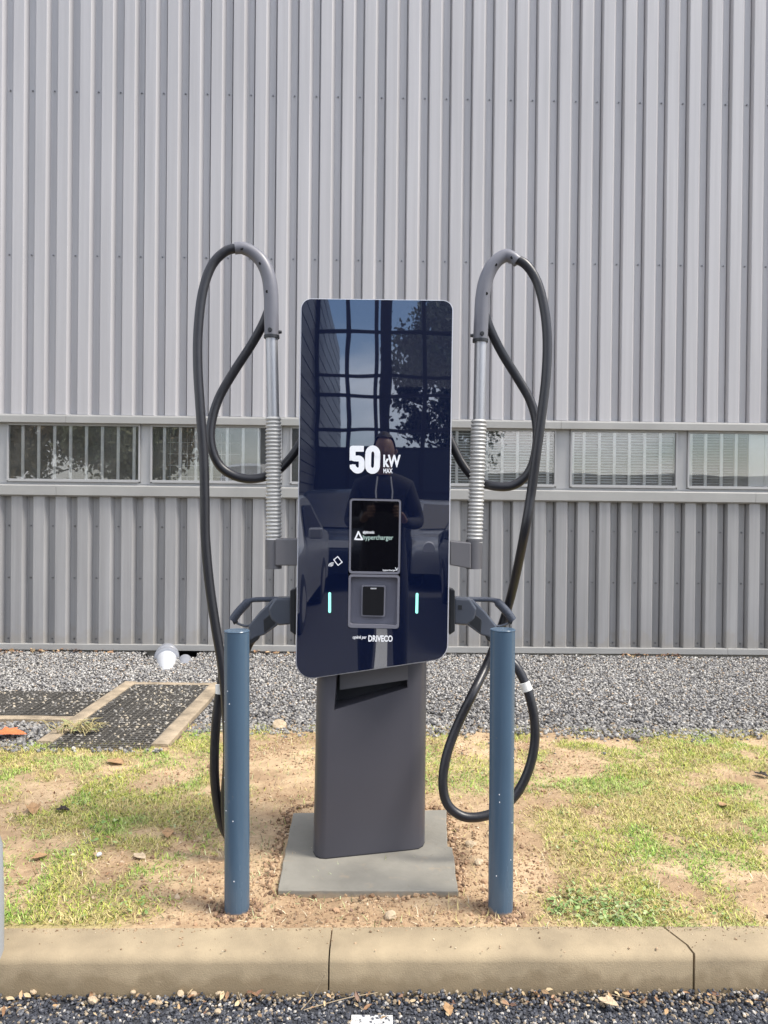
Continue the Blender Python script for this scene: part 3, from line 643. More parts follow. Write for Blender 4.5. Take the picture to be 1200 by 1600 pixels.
scatter('leaf_litter', lv_, lf_, np.stack([x, y, -.088+rng.uniform(0,.012,n)],1), np.repeat(rng.uniform(.005,.014,n)[:,None],3,1), rotmats(n,.5), pick(LC,[2,3,2,3],n), M['grass'], 0)
n = 260; x = rng.uniform(-2.2,2.2,n); y = rng.uniform(2.3,4.25,n); k = (x > -1.07) | (y < 3.85); x = x[k]; y = y[k]; n = len(x)
scatter('leaf_litter', lv_, lf_, np.stack([x, y, soil_z(x,y)+rng.uniform(.004,.016,n)],1), np.repeat(rng.uniform(.005,.013,n)[:,None],3,1), rotmats(n,.5), pick(LC,[3,2,3,1],n), M['grass'], 0)
# ------------------------------------------------------------------ concrete pad
pad = MB(); zc = .026
P0, P1, P2, P3, P4, P5 = G(434,1391,zc), G(716,1392,zc), G(707,1324,zc), G(699,1322,zc), G(697,1265,zc), G(458,1270,zc)
ol = []
for a_, b_ in zip([P0,P1,P2,P3,P4,P5], [P1,P2,P3,P4,P5,P0]):
    m_n = max(2, int((b_-a_).length/.02))
    for k in range(m_n): q = a_.lerp(b_, k/m_n); ol.append(q + Vector((noise.noise(q*28), noise.noise(q*31+Vector((5,0,0))), 0))*.0035)
pad.prism(ol, (0,0,-.10))
o = pad.build('concrete_pad', M['padc'], bevel=.003); tag(o, 'square grey concrete footing slab under the charging station', 'concrete slab')

# ------------------------------------------------------------------ bollards
def bollard(pt, pb, label):
    base = G(pb[0], pb[1], .0); base.y += .038
    t_ = thing('bollard', label, 'bollard', base, group='blue steel bollards')
    top = at(pt[0], pt[1], base.y)
    ax = (top-base).normalized()
    MB().tube([base-ax*.1, base+(top-base)*.5, top-ax*.004], .0378, 36).build('post', M['bol'], t_, smooth=True)
    MB().tube([top-ax*.0035, top-ax*.0015, top+ax*.0005, top+ax*.001], [.0385,.0388,.0375,.030], 36).build('cap', M['bol'], t_, smooth=True)
    fl = MB()
    for i in range(7):
        a = random.uniform(3.6, 5.8); z = random.uniform(.1,.75); c = base + ax*z + Vector((math.cos(a), math.sin(a), 0))*.0379
        fl.box(c-Vector((.0011,.0011,.0014)), c+Vector((.0011,.0011,.0014)))
    o = fl.build('paint_chip', M['white'], t_); o['kind'] = 'stuff'
    n = 240; a = rng.uniform(0, 6.28, n); r = .040+np.abs(rng.normal(0,.022,n)); s = rng.uniform(.002,.009,n)
    xx = base.x+np.cos(a)*r; yy = base.y+np.sin(a)*r
    scatter('soil_crumbs', bv, bf, np.stack([xx, yy, soil_z(xx,yy)+s*.4],1), np.stack([s,s*.8,s*.7],1), rotmats(n), pick([(.40,.27,.165),(.26,.165,.10),(.16,.10,.07)],[3,3,1.5],n), M['clod'], .3)
bollard((370,985),(366.5,1438), 'blue grey steel bollard left of the charging station')
bollard((785.5,983),(785,1438), 'blue grey steel bollard right of the charging station')
# pale post cropped by the left edge
pp = G(-29,1552,-.10)
o = MB().tube([(pp.x,pp.y,-.12),(pp.x,pp.y,.0),(pp.x,pp.y,.14),(pp.x,pp.y,.30),(pp.x,pp.y,.37)], [.052,.055,.055,.050,.03], 24).build('grey_post', M['greypost'], smooth=True)
tag(o, 'pale grey rounded post just cut by the left edge of the photo', 'post')

# ------------------------------------------------------------------ charging station
PY = 2.605
st = thing('charging_station', 'dark electric vehicle charging station with navy glass front on an anthracite pedestal', 'charging station', (-.03, 2.75, .026))
def rounded(corners, radii, n=7):
    out = []; N = len(corners)
    for i in range(N):
        p = Vector(corners[i]); a = Vector(corners[i-1]); b = Vector(corners[(i+1) % N]); r = radii[i]
        ua = (a-p).normalized(); ub = (b-p).normalized(); ang = ua.angle(ub); tl = r/math.tan(ang/2)
        c = p + (ua+ub).normalized()*(r/math.sin(ang/2)); s = p+ua*tl-c; e = p+ub*tl-c
        th = s.angle(e)
        for k in range(n+1):
            t = k/n
            out.append(c + (s*math.sin((1-t)*th)+e*math.sin(t*th))/math.sin(th))
    return out
OUTL = [(471.5,467),(707,470),(698.5,1028),(463,1063)]; RAD = [15,15,24,24]
def outline(grow=0):
    cx, cy = 585, 760
    cs = [(x+(grow if x > cx else -grow), y+(grow if y > cy else -grow)) for x, y in OUTL]
    return rounded(cs, [r+grow for r in RAD])
def w3(pts, Y): return [at(p[0], p[1], Y) for p in pts]
def plate(outer, holes, Y0, Y1, dref=PY):
    bm = bmesh.new(); es = []; loops = []
    for lp in [outer]+holes:
        vs = [bm.verts.new(at(p[0], p[1], dref)) for p in lp]
        for v in vs: v.co.y = Y0
        loops.append(vs); es += [bm.edges.new((vs[i], vs[(i+1) % len(vs)])) for i in range(len(vs))]
    bmesh.ops.triangle_fill(bm, use_beauty=True, edges=es)
    ret = bmesh.ops.extrude_face_region(bm, geom=bm.faces[:])
    bmesh.ops.translate(bm, vec=(0, Y1-Y0, 0), verts=[g for g in ret['geom'] if isinstance(g, bmesh.types.BMVert)])
    bm.verts.index_update(); mb = MB(); mb.v = [tuple(v.co) for v in bm.verts]; mb.f = [tuple(v.index for v in f.verts) for f in bm.faces]; bm.free(); return mb
HOLE = rounded([(546,778),(627.5,780),(624,983),(543,981)], [5]*4, 4)
plate(outline(0), [HOLE], PY, PY+.008).build('glass_front', M['navy'], st)
plate(outline(1.9), [HOLE], PY+.008, PY+.020).build('trim', M['trim'], st)
housing = MB().prism([Vector((p.x, PY+.020, p.z)) for p in w3(outline(-9), PY)], (0, .205, 0)); 
# housing is hollow at the tray: leave it solid behind the tray depth
hb = plate(outline(-9), [rounded([(545,777),(629,779),(625.5,985),(542,983)], [5]*4, 4)], PY+.020, PY+.075)
hb.build('front_shell', M['housing'], st)
plate(outline(-9), [], PY+.0755, PY+.225).build('housing', M['ped'], st, bevel=.008)
# display module and tray
def quad(cs, Y0, Y1, r=3, n=3): return plate(rounded(cs, [r]*len(cs), n), [], Y0, Y1)
plate(rounded([(546.6,778.8),(626.8,780.6),(624.9,897.5),(544.9,896)], [5]*4, 4), [rounded([(549.6,781.8),(623.8,783.4),(622,893.8),(548,892.4)], [3]*4, 4)], PY-.0008, PY+.012).build('display_bezel', M['bezel'], st)
quad([(549.4,781.6),(624,783.2),(622.2,894),(547.8,892.6)], PY+.001, PY+.011).build('display', M['scr'], st)
plate(rounded([(544.9,897.2),(624.8,898.6),(623.4,982.3),(543.6,980.6)], [5]*4, 4), [rounded([(548,901),(621.4,902.2),(620.2,977),(546.8,975.4)], [3]*4, 4)], PY-.0008, PY+.03).build('tray_rim', M['bezel'], st)
quad([(546,899),(623,900),(622,979),(545,978)], PY+.030, PY+.036).build('reader_tray', M['tray'], st)
tm = quad([(565,914),(602.5,915),(601.5,964.5),(564.3,963.5)], PY+.008, PY+.030, 3).build('card_terminal', M['bezel'], st, bevel=.0012)
quad([(567,916.5),(600.3,917.3),(599.3,962.3),(566.2,961.5)], PY+.0065, PY+.009, 2).build('terminal_face', M['termb'], tm)
for (a, b) in (((513,925.5),(513.0,957.5)), ((649.6,926.5),(649.0,958.5))):
    quad([(a[0],a[1]),(a[0]+4.2,a[1]),(b[0]+4.2,b[1]),(b[0],b[1])], PY-.0012, PY+.002, 1.8).build('light_bar', M['led'], st)

# lettering
def txt(s, rect, Y, m, bold=0., name='lettering', shear=0., parent=None, lean=-.008, sp=1.):
    c = bpy.data.curves.new('t', 'FONT'); c.body = s; c.size = 1; c.offset = bold; c.shear = shear; c.space_character = sp; c.resolution_u = 4
    o = bpy.data.objects.new('t', c); C.objects.link(o); bpy.context.view_layer.update()
    me = bpy.data.meshes.new_from_object(o.evaluated_get(bpy.context.evaluated_depsgraph_get())); bpy.data.objects.remove(o)
    V = np.array([v.co[:] for v in me.vertices]); lo = V.min(0); hi = V.max(0)
    x0, y0, x1, y1 = rect; mb = MB()
    vs = []
    for v in V:
        px = x0+(v[0]-lo[0])/(hi[0]-lo[0])*(x1-x0); py = y1-(v[1]-lo[1])/(hi[1]-lo[1])*(y1-y0)
        vs.append(at(px + (py-y0)*lean, py + (px-x0)*.008, Y))
    mb.poly(vs, [tuple(p.vertices) for p in me.polygons]); bpy.data.meshes.remove(me)
    return mb.build(name, m, parent or st)
def stroke(pts, w, Y, m, closed=False, name='symbol', parent=None):
    P = [Vector(p) for p in pts]; mb = MB(); N = len(P)
    for i in range(N if closed else N-1):
        a, b = P[i], P[(i+1) % N]; d = (b-a).normalized(); n_ = Vector((-d.y, d.x))*w/2; a = a-d*w/2*.8; b = b+d*w/2*.8
        mb.poly(w3([a+n_, b+n_, b-n_, a-n_], Y - .00005*i), [(0,1,2,3)])
    return mb.build(name, m, parent or st)
TY = PY-.0012
def fat(paths, w, rect, Y, m, name):      # heavy condensed figures from thick strokes, one flat mesh per figure
    mb = MB(); i = 0
    for P in paths:
        P = [Vector(p) for p in P]
        for k in range(len(P)-1):
            a, b = P[k], P[k+1]; d = (b-a).normalized(); n_ = Vector((-d.y, d.x))*w/2
            mb.poly(w3([a+n_, b+n_, b-n_, a-n_], Y-.00003*i), [(0,1,2,3)]); i += 1
        for q in P[1:-1]:
            mb.poly(w3([(q.x+w/2*math.cos(t*math.pi/8), q.y+w/2*math.sin(t*math.pi/8)) for t in range(16)], Y-.00003*i), [tuple(range(16))]); i += 1
    return mb.build(name, m, st)
def arc(cx, cy, rx, ry, a0, a1, n=10): return [(cx+rx*math.cos(R(a0+(a1-a0)*k/n)), cy+ry*math.sin(R(a0+(a1-a0)*k/n))) for k in range(n+1)]
fat([[(568.5,701.2),(551,701),(550.8,719.5)], [(550.8,717.5),(553,716)]+arc(559.6,721.8,5.6,5.6,-110,0,6)+[(565.2,728)]+arc(559,729.5,6.2,5.8,0,150,8)+[(551.2,730),(551,726)]], 9.2, None, TY, M['white'], 'figure_five')
fat([arc(582.5,709,7.0,8.3,180,360,12)+arc(582.0,727.5,7.0,8.3,0,180,12)+[(575.5,709)]], 9.4, None, TY, M['white'], 'figure_zero')
txt('kW', (599,710.5,626,730), TY, M['white'], .035)
txt('MAX', (599,732,613.5,739.3), TY, M['white'], .03)
txt('DRIVECO', (575.5,992.5,613.5,1002.6), TY, M['white'], .035)
txt('opéré par', (551,993,573,999.5), TY, M['white'], .02, shear=.25)
DY = PY+.0004
stroke([(560,831),(554.8,842.5),(566,842.8)], 2.4, DY, M['white'], True)
txt('alpitronic', (567,829,585,835.2), DY, M['white'], .03)
txt('hypercharger', (567,835.8,614.5,845.5), DY, M['dimwhite'], .01)
txt('hypercharger', (598,889.5,619,892.8), DY, M['white'], .02)
stroke([(618,887),(620,891),(622,887)], 1.2, DY, M['white'])
txt('====', (579,918.6,588,920.4), PY+.006, M['white'], .02)
# contactless symbol
def rot(pts, c, a): ca, sa = math.cos(a), math.sin(a); return [(c[0]+(x-c[0])*ca-(y-c[1])*sa, c[1]+(x-c[0])*sa+(y-c[1])*ca) for x, y in pts]
c0 = (528,876.5)
stroke(rot([(524,871),(532,871),(532,882),(524,882)], c0, R(-38)), 1.4, TY, M['white'], True)
for r_ in (2.2,4.2,6.2): stroke([(519.5+(r_)*math.cos(R(a)), 885.5+(r_)*math.sin(R(a))) for a in range(195,300,15)], 1.1, TY, M['white'])

# pedestal
zt = .026
A = [G(508,1342,zt), G(655,1327,zt), G(662,1320,zt)]
foot = [G(489.5,1331,zt), G(493,1338,zt), G(500,1341.5,zt), G(510,1342,zt), G(640,1328.5,zt), G(654,1326.5,zt), G(661,1322,zt), G(663.5,1316,zt)]
L_, R_ = foot[0], foot[-1]
foot += [Vector((R_.x-.002, R_.y+.16, zt)), Vector((R_.x-.03, R_.y+.19, zt)), Vector((L_.x+.03, L_.y+.22, zt)), Vector((L_.x+.002, L_.y+.19, zt))]
H_ = 1.22; N = len(foot); cxf = (L_.x+R_.x)/2
vs = []
for k in range(7):
    zz = zt + H_*k/6
    for p in foot: vs.append(((p.x-cxf)*(1-.03*k/6)+cxf+.0065*k/6, p.y, zz))
pm = MB().poly(vs, [(k*N+i, k*N+(i+1) % N, (k+1)*N+(i+1) % N, (k+1)*N+i) for k in range(6) for i in range(N)] + [tuple(range(N)), tuple(6*N+i for i in range(N))])
ped = pm.build('pedestal', M['ped'], st, smooth=True)
cut = MB().prism(w3([(523,1106),(637,1078),(637,1010),(529,1010)], 2.66), (0, .0, 0)); 
cp = w3([(523,1106),(637,1078),(637,1010),(529,1010)], 2.67)
cut = MB().prism([p+Vector((0,-.2,0)) for p in cp], (0,.30,0)); co = cut.build('cutter', M['hole'])
bo = ped.modifiers.new('b', 'BOOLEAN'); bo.operation = 'DIFFERENCE'; bo.object = co; bo.solver = 'EXACT'
bpy.context.view_layer.update()
me = bpy.data.meshes.new_from_object(ped.evaluated_get(bpy.context.evaluated_depsgraph_get())); ped.modifiers.clear(); ped.data = me
bpy.data.objects.remove(co)
fp = w3([(531,1078),(637.5,1062),(637.5,1012),(531,1012)], 2.70)
MB().prism(fp, (0,.02,0)).build('notch_flap', M['bracket'], st)
fp = w3([(518,1111),(642,1084),(642,1010),(518,1010)], 2.765)
MB().prism(fp, (0,.004,0)).build('notch_liner', M['housing'], st)
# foot seal line
MB().prism([Vector((p.x*1.0, p.y-.0015 if i < 8 else p.y, zt+.0035)) for i, p in enumerate(foot)], (0,0,-.004)).build('foot_seal', M['housing'], st)

# cable poles, guides and cables, one set per side
def side(sgn, br, spr, pole, guide, outer, inner, tagp, lab):
    YP = 2.665
    # bracket arm
    b = MB().prism(w3(br, YP-.035), (0,.07,0)); bo_ = b.build('pole_bracket', M['bracket'], st, bevel=.004)
    x0, x1 = (spr[0][0]-12.5, spr[0][0]+11.5)
    sc_ = at(spr[0][0]-.5, 866, YP)
    MB().tube([at(spr[0][0]-.5, 888.5, YP), at(spr[0][0]-.5, 843, YP)], .0285, 24).build('pole_socket', M['bracket'], bo_, smooth=True)
    # ribbed conduit
    a = at(*spr[0], YP); c = at(*spr[1], YP); n = 33; path = []; rr = []
    for i in range(n*6+1):
        t = i/(n*6); path.append(a.lerp(c, t)); ph = (i % 6)/6; rr.append(.0228+.0052*(.5-.5*math.cos(2*math.pi*ph))**.7)
    MB().tube(path, rr, 24).build('ribbed_conduit', M['spring'], st, smooth=True)
    MB().tube([at(*pole[0], YP), at(*pole[1], YP)], .0212, 24).build('pole', M['alu'], st, smooth=True)
    gp = catmull([at(x, y, YP+dd) for x, y, dd in guide], 8); n = len(gp)
    rads = [.0255-.0060*max(0, (i/n-.35)/.65) for i in range(n)]
    gd = MB().tube(gp, rads, 24).build('cable_guide', M['cover'], st, smooth=True)
    MB().tube([gp[0]+Vector((0,0,-.006)), gp[0]+Vector((0,0,.004))], .0272, 24).build('guide_collar', M['plugd'], gd, smooth=True)
    MB().tube([gp[-1]-(gp[-1]-gp[-2]).normalized()*.004, gp[-1]+(gp[-1]-gp[-2]).normalized()*.003], .0208, 20).build('end_ring', M['cover'], gd, smooth=True)
    for f in (.30, .55, .85):
        i = int(n*f); T = (gp[i+1]-gp[i-1]).normalized(); o_ = Vector((0,-1,0)).cross(T)*(1 if T.z > 0 else 1)
        ou = (Vector((sgn,0,0))*-1).normalized(); q = gp[i] + (Vector((0,-1,0))*.92 + (o_.normalized()*(-.38*sgn)))*rads[i]*.985
        MB().tube([q+Vector((0,-.0012,0)), q+Vector((0,.002,0))], .0052, 10).build('screw_hole', M['hole'], gd)
    q = gp[2]+Vector((0.002*sgn,-.0262,.006)); MB().tube([q+Vector((0,.003,0)), q+Vector((0,-.006,0))], [.008,.0065], 12).build('knob', M['plugd'], gd, smooth=True)
    q = gp[2]+Vector((-.0262*sgn,0,.004)); MB().tube([q, q+Vector((-.009*sgn,0,0))], [.007,.005], 10).build('knob', M['plugd'], gd, smooth=True)
    # cables: outer (from the guide down to the plug) and inner loop (guide to the housing)
    def cab(pts, r, name='charging_cable'): return MB().tube(catmull([at(x, y, YP+d) for x, y, d in pts], 9), r, 16).build(name, M['cable'], st, smooth=True)
    oc = cab(outer, .0162); oc['label'] = lab + ' outer charging cable hanging to its plug'
    cab(inner, .0160)
    tp = [at(x, y, YP+d) for x, y, d in tagp]
    MB().tube(tp, .0188, 16).build('cable_tag', M['tagw'], oc, smooth=True) if False else MB().tube(tp, .0188, 16).build('cable_tag', M['tagw'], st, smooth=True)
side(-1, [(430,842),(467,842),(467,884),(430,884)], [(428,846),(427,652)], [(427,655),(424.5,524)],
     [(424.5,526,0),(424,495,0),(423.5,462,0),(420,434,0),(410,410,0),(395,395,0),(380,388,-.005),(368,388,-.01)],
     [(372,387.5,-.01),(352,393,-.015),(331,415,-.02),(317,455,-.03),(310,510,-.04),(309,570,-.05),(313,640,-.06),(318,710,-.06),(320,780,-.06),(321,840,-.06),(327,910,-.06),(337,980,-.06),(347,1040,-.06),(353,1100,-.06),
      (356,1180,-.05),(352,1250,-.04),(356,1296,-.03),(364,1320,.0),(370,1300,.03),(372,1200,.06),(373,1100,.08),(378,1040,.085),(387,1010,.085),(396,996,.08)],
     [(425,470,.02),(411,506,.02),(392,540,.03),(366,580,.035),(343,620,.03),(331,658,.02),(330,695,.01),(343,727,.01),(368,744,.015),(398,748,.02),(430,738,.05),(455,714,.08),(475,684,.11)],
     [(345,1070,-.035),(345,1083,-.035)], 'left')
side(1, [(703,845),(736,848),(736,889),(703,883)], [(741.5,850),(748.5,656)], [(748.5,660),(751,531)],
     [(750.5,532,0),(752,500,0),(754,465,0),(760,435,0),(772,412,0),(788,400,0),(800,402,-.005),(808,408,-.01)],
     [(804,404,-.01),(822,414,-.015),(839,440,-.02),(850,480,-.03),(855,530,-.04),(853,590,-.05),(846,650,-.055),(838,710,-.055),(830,770,-.05),(820,830,-.05),(808,890,.04),(796,940,.12),(780,990,.13),(760,1040,.08),(738,1085,.0),(714,1135,-.01),(698,1180,-.03),
      (692,1222,-.045),(699,1256,-.055),(722,1275,-.06),(752,1276,-.055),(782,1264,-.045),(810,1236,-.03),(830,1190,-.02),(836,1140,-.01),(828,1090,0),(812,1050,.02),(795,1028,.04),(782,1012,.06),(768,996,.08)],
     [(750,470,.02),(765,512,.02),(784,551,.03),(808,590,.035),(828,625,.03),(838,660,.02),(838,700,.01),(828,735,.01),(805,757,.015),(775,760,.02),(745,750,.05),(722,724,.08),(700,680,.11)],
     [(819,1066,.006),(824,1079,.004)], 'right')
# the left cable's rear loop seen left of the bollard
MB().tube(catmull([at(x, y, 2.65) for x, y in ((349,1030),(347,1060),(343,1085),(338,1125),(335,1180),(337,1235),(348,1290),(366,1318))], 9), .0162, 16).build('charging_cable', M['cable'], st, smooth=True)

# plugs held in the side holsters
def plug(mx, lab):
    X = (lambda x: x) if not mx else (lambda x: 1164.5-x)
    YQ = 2.745; base = at(X(430), 955, YQ)
    t = thing('charging_plug', lab, 'charging plug', base, group='charging plugs parked in side holsters')
    P = lambda pts, y0, th: MB().prism([at(X(a), b, YQ) + Vector((0, y0, 0)) for a, b in pts], (0, th, 0))
    P([(455,921),(463.5,918),(463.5,990),(455,984)], -.035, .07).build('holster', M['plugd'], t, bevel=.003)
    P([(431,933),(457,932),(457,974),(436,976),(424,966),(420,950)], -.028, .056).build('nose', M['plug'], t, bevel=.009, bseg=3)
    P([(437,933),(427,935),(406,956),(389,977),(391,1001),(403,994),(414,991),(436,975),(441,960)], -.022, .044).build('body', M['plug'], t, bevel=.007, bseg=3)
    P([(413,966),(425,957),(432,968),(432,974),(414,988)], -.0235, .047).build('shoulder_shell', M['plugd'], t, bevel=.003)
    P([(398,979),(411,986),(404,999),(394,1006),(388,1003),(388,988)], -.020, .040).build('cable_collar', M['plugd'], t, bevel=.004)
    g1 = catmull([at(X(x), y, YQ) for x, y in ((434,936),(418,936.5),(400,937),(390,939),(383,945),(372,957),(363.5,969))], 6)
    n = len(g1); MB().tube(g1, [.0090+.0064*sstep(i/n, .45, .58) for i in range(n)], 14).build('grip', M['grip'], t, smooth=True)
    g2 = [at(X(x), y, YQ) for x, y in ((364,968),(371,974),(383,978),(392,976),(402,964),(428,937))]
    MB().tube(catmull(g2, 5), .0045, 10).build('guard', M['plug'], t, smooth=True)
    P([(362,967),(367,964),(372,972),(366,976)], -.008, .016).build('guard_end', M['plugd'], t, bevel=.002)
    if mx:
        a = P([(444,944),(450,944),(450,951),(444,951)], -.0290, .002); a.build('button', M['plugd'], t)
plug(False, 'black charging plug with loop handle in the left side holster above the left bollard')
plug(True, 'black charging plug with loop handle in the right side holster above the right bollard')

# ------------------------------------------------------------------ behind the camera: seen mirrored in the glass
def tree(x, y, h, r, label, tones, leafy=9000, trunk_h=.35):
    t = thing('tree', label, 'tree', (x, y, -.1), group='trees across the road')
    mb = MB(); tp = catmull([(x,y,-.1),(x+.1,y,h*.3),(x-.05,y+.1,h*.6),(x,y,h*.92)], 5)
    mb.tube(tp, [.16*(1-.85*i/len(tp))*h/8 for i in range(len(tp))], 8)
    for i in range(12):
        b = tp[random.randint(4, len(tp)-3)]; a = random.uniform(0, 6.28); L = r*random.uniform(.5,.9)
        e = b + Vector((math.cos(a)*L, math.sin(a)*L, L*random.uniform(.2,.7))); mb.tube([b, (b+e)/2+Vector((0,0,.1)), e], [.05,.035,.01], 5)
    mb.build('trunk', M['bark'], t, smooth=True)
    nc = 60; ca = rng.uniform(0, 2*np.pi, nc); cu = rng.uniform(-1, 1, nc); cr = rng.uniform(.35, 1, nc)**.6
    cen = np.stack([np.cos(ca)*np.sqrt(1-cu**2)*cr*r, np.sin(ca)*np.sqrt(1-cu**2)*cr*r, h*(.5+trunk_h/2) + cu*cr*h*(.5-trunk_h/2)], 1)
    ci = rng.integers(0, nc, leafy); pos = cen[ci] + rng.normal(0, r*.13, (leafy, 3))
    s = rng.uniform(.06, .13, leafy)
    col = np.array(tones)[rng.integers(0, len(tones), nc)][ci]*rng.uniform(.7,1.3,(leafy,1))
    o = scatter('crown', lv, lf, pos, np.repeat(s[:,None],3,1), rotmats(leafy,1.2), col, M['tree'], 0, None); o.parent = t
DK = [(.03,.045,.02),(.045,.06,.025),(.06,.07,.03)]
tree(2.25, -22, 8.8, 2.1, 'tall dark evergreen tree behind the glazed building across the road', DK, 12000)
tree(4.6, -24, 8.0, 2.6, 'dark rounded tree to the right of the tall evergreen', DK, 9000)
tree(-9, -17, 6.5, 2.6, 'brownish autumn tree at the left end of the car park', [(.44,.34,.20),(.34,.33,.18),(.27,.30,.17)], 16000)
tree(-13, -18, 7, 2.8, 'half bare brown tree at the far left of the car park', [(.40,.30,.18),(.42,.35,.22)], 15000)
# glazed facade
gf = thing('glazed_facade', 'dark framed glass curtain wall of the building across the road', 'building', (0,-14,-.1))
YF = -14.0
xs = [-1.7,-.93,-.22,.02,.95,1.95,2.9,3.9]; zs = [.2,1.6,2.7,3.15,4.0,4.5,5.6,7.2]
for xx in xs: MB().box((xx-(.14 if xx == .02 else .05), YF-.06, -.1), (xx+(.14 if xx == .02 else .05), YF+.06, 7.3)).build('mullion', M['housing'], gf)
for zz in zs: MB().box((xs[0]-.05, YF-.045, zz-.04), (xs[-1]+.05, YF+.045, zz+.04)).build('transom', M['housing'], gf)
for i in range(len(xs)-1):
    for k in range(2, len(zs)-1):
        MB().box((xs[i]+.05, YF-.005, zs[k]+.041), (xs[i+1]-.05, YF+.005, zs[k+1]-.041)).build('pane', M['bigpane'], gf)
MB().box((xs[0], YF-.03, -.1), (xs[-1], YF+.03, 2.66)).build('base_panel', mat('dark_base', (.03,.035,.045), .5), gf)
DKM = mat('dark_metal_plank', (.10,.105,.115), .45, 0, .15, 4)
wg = thing('side_wing', 'building wing with horizontal metal planks left of the glass facade', 'building', (-4,-18,-.1))
for i in range(34): MB().box((-3.2, -25, i*.22), (-1.75-.01*(i % 2), -10.5+.0, i*.22+.20)).build('plank', DKM, wg)
MB().box((-3.15,-24.9,-.1),(-1.80,-10.6,7.5)).build('wall', M['housing'], wg)
# low far block on the right
fb = thing('far_block', 'long low building far across the road on the right', 'building', (12,-30,-.1))
MB().box((5,-34,-.1),(24,-28,2.9)).build('wall', M['clad'], fb); MB().box((4.8,-34.2,2.901),(24.2,-27.8,3.1)).build('roof', M['flash'], fb)

def car(cx, yf, paint, label, L=4.3, Wd=1.78, H=1.46, van=False, pz=.45):
    t = thing('parked_car' if not van else 'parked_van', label, 'van' if van else 'car', (cx, yf-L/2, -.1), group='vehicles parked behind the photographer')
    if van: pr = [(0,.3),(0,.95),(.25,1.15),(1.1,2.15),(1.4,2.42),(L,2.42),(L,.3)]
    else: pr = [(0,.28),(-.02,.55),(.05,.75),(.35,.86),(1.05,.95),(1.75,H-.08),(2.2,H),(3.0,H-.03),(3.8,1.02),(L,.95),(L,.3)]
    zb = -.1
    def x_at(z): return Wd/2 - (.0 if z < .95 else (z-.95)*.32)
    prf = catmull([Vector((d, z, 0)) for d, z in pr], 3); vs = []; n = len(prf)
    for sx in (-1, -.93, .93, 1):
        for p in prf:
            k = 1 if abs(sx) == 1 else 1
            inset = .03 if abs(sx) == 1 else 0
            vs.append((cx + sx*x_at(p.y), yf-p.x-(inset if p.x < .3 else -inset if p.x > L-.3 else 0), zb+p.y-(inset if p.y > .6 else 0)))
    fs = [(k*n+i, k*n+i+1, (k+1)*n+i+1, (k+1)*n+i) for k in range(3) for i in range(n-1)] + [tuple(range(n)), tuple(3*n+i for i in range(n))]
    fs += [(0, n, 2*n, 3*n)+(3*n+n-1, 2*n+n-1, n+n-1, n-1)]
    MB().poly(vs, fs).build('body', paint, t, smooth=True)
    gm = M['scr']
    if van: MB().poly([(cx-.75,yf-.27,zb+1.22),(cx+.75,yf-.27,zb+1.22),(cx+.68,yf-1.06,zb+1.97),(cx-.68,yf-1.06,zb+1.97)],[(0,1,2,3)]).build('windscreen', gm, t)
    else:
        MB().poly([(cx-.74,yf-1.06,zb+.985),(cx+.74,yf-1.06,zb+.985),(cx+.62,yf-1.70,zb+H-.07),(cx-.62,yf-1.70,zb+H-.07)],[(0,1,2,3)]).build('windscreen', gm, t)
        for sx in (-1, 1):
            q = lambda d, z: (cx+sx*(x_at(z)+.006), yf-d, zb+z)
            MB().poly([q(1.35,1.0), q(1.85,H-.12), q(2.9,H-.12), q(3.4,1.02)],[(0,1,2,3)]).build('side_window', gm, t)
    for sx in (-1, 1):
        for d in (.85, L-.8):
            c = Vector((cx+sx*(Wd/2-.09), yf-d, zb+.32)); e = Vector((sx*.1,0,0))
            w = MB().tube([c-e*1.2, c-e, c+e*.9, c+e*1.02], [.29,.32,.32,.28], 24).build('wheel', M['plugd'], t, smooth=True)
            MB().tube([c+e*1.0, c+e*1.06], [.20,.17], 16).build('rim', M['alu'], w, smooth=True)
        MB().tube([(cx+sx*.62, yf-.10, zb+.68), (cx+sx*.62, yf+.012, zb+.68)], [.12,.10], 14).build('headlight', M['trim'], t, smooth=True)
        MB().box((cx+sx*.97-.07, yf-1.45, zb+.98), (cx+sx*.97+.07, yf-1.35, zb+1.10)).build('wing_mirror', paint, t, bevel=.02)
    MB().box((cx-.45, yf-.02, zb+.42), (cx+.45, yf+.016, zb+.56)).build('grille', M['housing'], t, bevel=.01)
    MB().box((cx-.26, yf+.017, zb+pz), (cx+.26, yf+.024, zb+pz+.11)).build('number_plate', M['platew'], t)
silver = mat('silver_car_paint', (.42,.43,.45), .25, .5); dark = mat('dark_blue_car_paint', (.03,.04,.06), .2, .2); grey = mat('grey_car_paint', (.10,.11,.13), .25, .4); whitep = mat('white_car_paint', (.8,.8,.8), .25)
car(-1.72, -1.9, silver, 'silver hatchback parked just left of the photographer')
car(1.72, -2.0, grey, 'dark grey car parked just right of the photographer')
car(-.75, -6.8, dark, 'dark blue car facing the charging station from across the lane', H=1.62, pz=.70)
car(-3.35, -7.0, whitep, 'white van parked left of the silver hatchback', van=True, L=4.6, Wd=1.9)
car(1.35, -7.0, silver, 'silver estate car beyond the dark grey one')

